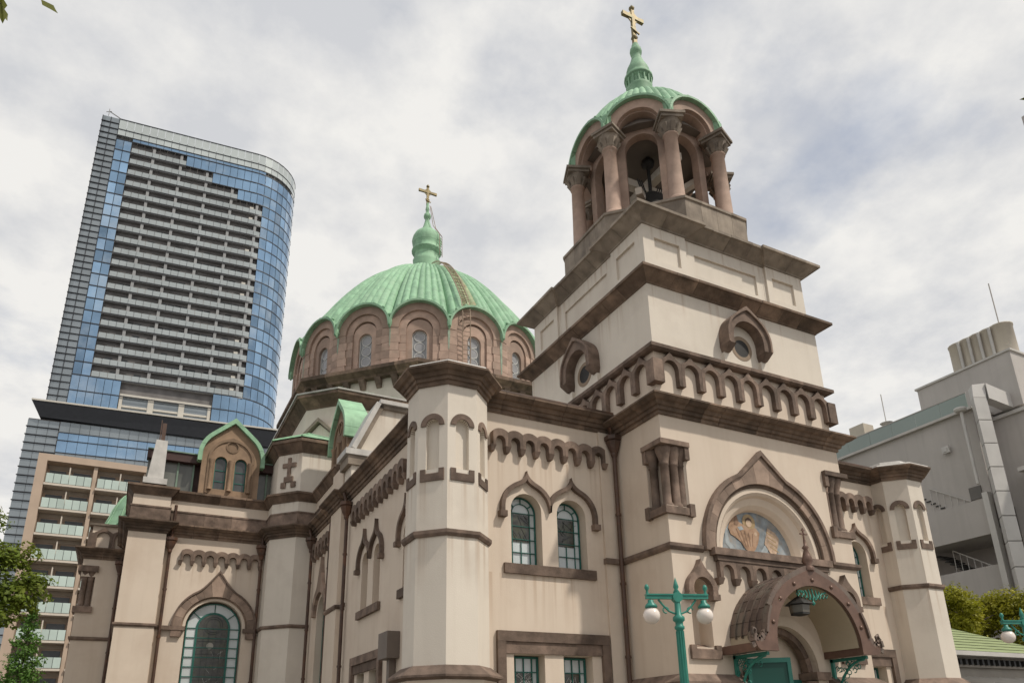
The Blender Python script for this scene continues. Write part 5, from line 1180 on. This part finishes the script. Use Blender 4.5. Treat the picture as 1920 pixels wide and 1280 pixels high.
# ------------------------------------------------------------------ trees
def leafmat(nm, c1, c2):
    mt = M(nm, c1, .55, .35, 1.3, patch=.6, patchcol=c2, pscale=1.1, spec=.3)
    t = mt.node_tree; b = t.nodes['Principled BSDF']; b.inputs['Subsurface Weight'].default_value = 0
    tr_ = t.nodes.new('ShaderNodeBsdfTranslucent'); ms2 = t.nodes.new('ShaderNodeMixShader'); ms2.inputs[0].default_value = .35
    src = b.inputs['Base Color'].links[0].from_socket; t.links.new(src, tr_.inputs[0]); t.links.new(b.outputs[0], ms2.inputs[1]); t.links.new(tr_.outputs[0], ms2.inputs[2])
    t.links.new(ms2.outputs[0], t.nodes['Material Output'].inputs[0]); return mt
BK = M('bark', (.09, .07, .05), .9, .3, 4, bump=.5)
def crown(rr, clumps, n, size, asp=.5):
    v = []; f = []
    tot = sum(c[3]**2 for c in clumps)
    for (cx, cy, cz, cr, sq_) in clumps:
        m_ = int(n*cr*cr/tot)
        for _ in range(m_):
            d = Vector((rr.gauss(0, 1), rr.gauss(0, 1), rr.gauss(0, 1))).normalized(); r = cr*rr.random()**.33*(1+.22*sin(d.x*7+d.z*5+cx))
            p = Vector((cx+d.x*r, cy+d.y*r, cz+d.z*r*sq_)); nn = (d+Vector((rr.gauss(0, .6), rr.gauss(0, .6), rr.gauss(.9, .6)))).normalized()
            a = nn.orthogonal().normalized(); a = Matrix.Rotation(rr.uniform(0, 6.28), 3, nn) @ a; b_ = nn.cross(a); s = size*rr.uniform(.6, 1.3); o = len(v)
            v += [tuple(p-a*s), tuple(p+b_*s*asp+a*s*.1), tuple(p+a*s), tuple(p-b_*s*asp+a*s*.1)]; f.append((o, o+1, o+2, o+3))
    return B().add(v, f)
def tree(x, y, h, label, clumps, n, size, mat, seed, name='broadleaf_tree', tr=.16, cat='tree'):
    rr = random.Random(seed); t = thing(name, label, cat, (x, y, 0))
    top = max(c[2] for c in clumps); tk_ = B().tube([(0, 0, 0), (.05, 0, h*.3), (-.04, .03, h*.6), (0, 0, h*.92)], tr, 9, tr*.25)
    for c in clumps: tk_.tube([(0, 0, max(.4, c[2]-c[3]*1.3)), (c[0]*.5, c[1]*.5, c[2]-c[3]*.5), (c[0], c[1], c[2])], tr*.35, 6, tr*.08)
    tk_.build('trunk', BK, t); crown(rr, clumps, n, size).build('crown', mat, t)
    return t
LG1 = leafmat('maple_leaf_green', (.13, .18, .022), (.24, .24, .03)); LG2 = leafmat('conifer_like_green', (.10, .20, .035), (.16, .25, .04)); LG3 = leafmat('yellow_green_leaf', (.27, .27, .02), (.40, .35, .028)); LG4 = leafmat('dark_hedge_leaf', (.04, .075, .015), (.09, .12, .02))
rr = random.Random(5)
cl1 = [(0, 0, 5.3, 1.0, .8), (.9, -.1, 5.0, .62, .6), (-.7, .2, 4.6, 1.0, .8), (.55, .2, 6.05, .6, .6), (-.3, -.2, 6.6, .75, .7), (1.15, .1, 5.45, .42, .5), (.6, -.3, 4.5, .5, .6), (-.9, .3, 3.9, .8, .8), (-1.2, 0, 5.8, .9, .8)]
tree(-16.75, 5.5, 6.3, 'bright green maple tree reaching in at the left edge', cl1, 16000, .062, LG1, 3, 'maple_tree')
cl2 = []
for k in range(34):
    t = k/33; z = 1.2+4.7*t; r = (1-t)*1.25+.10; a = k*2.4
    cl2.append((r*.55*cos(a), r*.55*sin(a), z, .16+.42*(1-t), .75))
tree(-16.2, 12.6, 5.9, 'young cone-shaped green tree in front of the side porch', cl2, 13000, .055, LG2, 4, 'young_tree', .07)
rr = random.Random(11); cl3 = []
for k in range(24): cl3.append((rr.uniform(-2.1, 2.6), rr.uniform(-1.1, 1.1), rr.uniform(5.9, 7.35), rr.uniform(.5, .85), .7))
for k in range(14): cl3.append((rr.uniform(-2.1, 2.6), rr.uniform(-1.0, 1.2), rr.uniform(4.0, 5.6), rr.uniform(.6, .9), .8))
tree(21.0, 5.2, 7.0, 'yellow-green broadleaf tree between the turret and the grey building', cl3, 20000, .085, LG3, 6)
cl4 = []
for k in range(18): cl4.append((rr.uniform(-1.9, 1.9), rr.uniform(-1.2, 1.2), rr.uniform(3.8, 7.2), rr.uniform(.55, .95), .75))
tree(24.6, 3.9, 6.9, 'dark green broadleaf tree behind the lamp at the right edge', cl4, 12000, .085, LG3, 8)
cl5 = [(rr.uniform(-4, 4), rr.uniform(-.5, .5), rr.uniform(3.4, 4.9), rr.uniform(.7, 1.0), .8) for k in range(16)]
tree(21.2, 7.4, 4.8, 'dark shaded hedge tree below the yellow-green crowns', cl5, 9000, .09, LG4, 9)
# two trees beside the photographer whose leaf tips enter the picture
def near_tree(label, base, targets, seed, mat, off):
    rr = random.Random(seed); t = thing('ginkgo_tree', label, 'tree', (base[0], base[1], 0)); o = Vector((base[0], base[1], 0))
    pts = [p for p, *_ in targets]; mid = sum(pts, Vector())/len(pts)-o
    tk_ = B().tube([(0, 0, 0), (0, .05, 2.5), (.05, 0, 5.0), (0, 0, 8)], .17, 9, .06)
    out = mid+off; tk_.tube([(0, 0, out.z-.3), tuple(Vector((out.x*.5, out.y*.5, out.z+.15))), tuple(out)], .04, 6, .012)
    lf = B()
    def leaf(p, d, s):
        d = d.normalized(); side = d.cross(Vector((.3, -1, .2))).normalized(); a = len(lf.v)
        tip = p; b_ = p-d*s*2.2
        lf.add([tuple(b_), tuple(b_+d*s*.9+side*s*.62), tuple(b_+d*s*1.5+side*s*.3), tuple(tip), tuple(b_+d*s*1.5-side*s*.3), tuple(b_+d*s*.9-side*s*.62)], [(0, 1, 2, 3, 4, 5)]); return b_
    for p, d, s in targets:
        b_ = leaf(p-o, d, s); tk_.tube([tuple(out), tuple((out+b_)*.5+off*.1), tuple(b_)], .008, 4, .004)
    lf.v += []
    for k in range(240):
        p = Vector((rr.gauss(0, .55), rr.gauss(0, .55), 8.2+rr.gauss(0, .5))); leaf(p, Vector((rr.gauss(0, 1), rr.gauss(0, 1), -1)), .06)
    tk_.build('trunk', BK, t); lf.build('crown', mat, t)
LG5 = leafmat('near_leaf', (.12, .13, .012), (.2, .16, .012))
dn = lambda du, dv: CR*du-CU*dv
near_tree('tree whose leaf tips hang into the upper left corner', (-15.6, -12.4), [(at(5, 45, 3.6), dn(.1, 1), .045), (at(14, 40, 3.7), dn(.5, 1), .03), (at(109, 26, 3.6), dn(1.2, 1), .05), (at(0, 30, 3.6), dn(0, 1), .05)], 2, LG5, -CR*.7+CU*.5)
near_tree('tree whose leaf tip shows at the upper right edge', (-7.6, -15.6), [(at(1911, 187, 5.2), dn(-1, .1), .045), (at(1914, 176, 5.2), dn(-.8, -.5), .033)], 6, LG5, CR*.9)
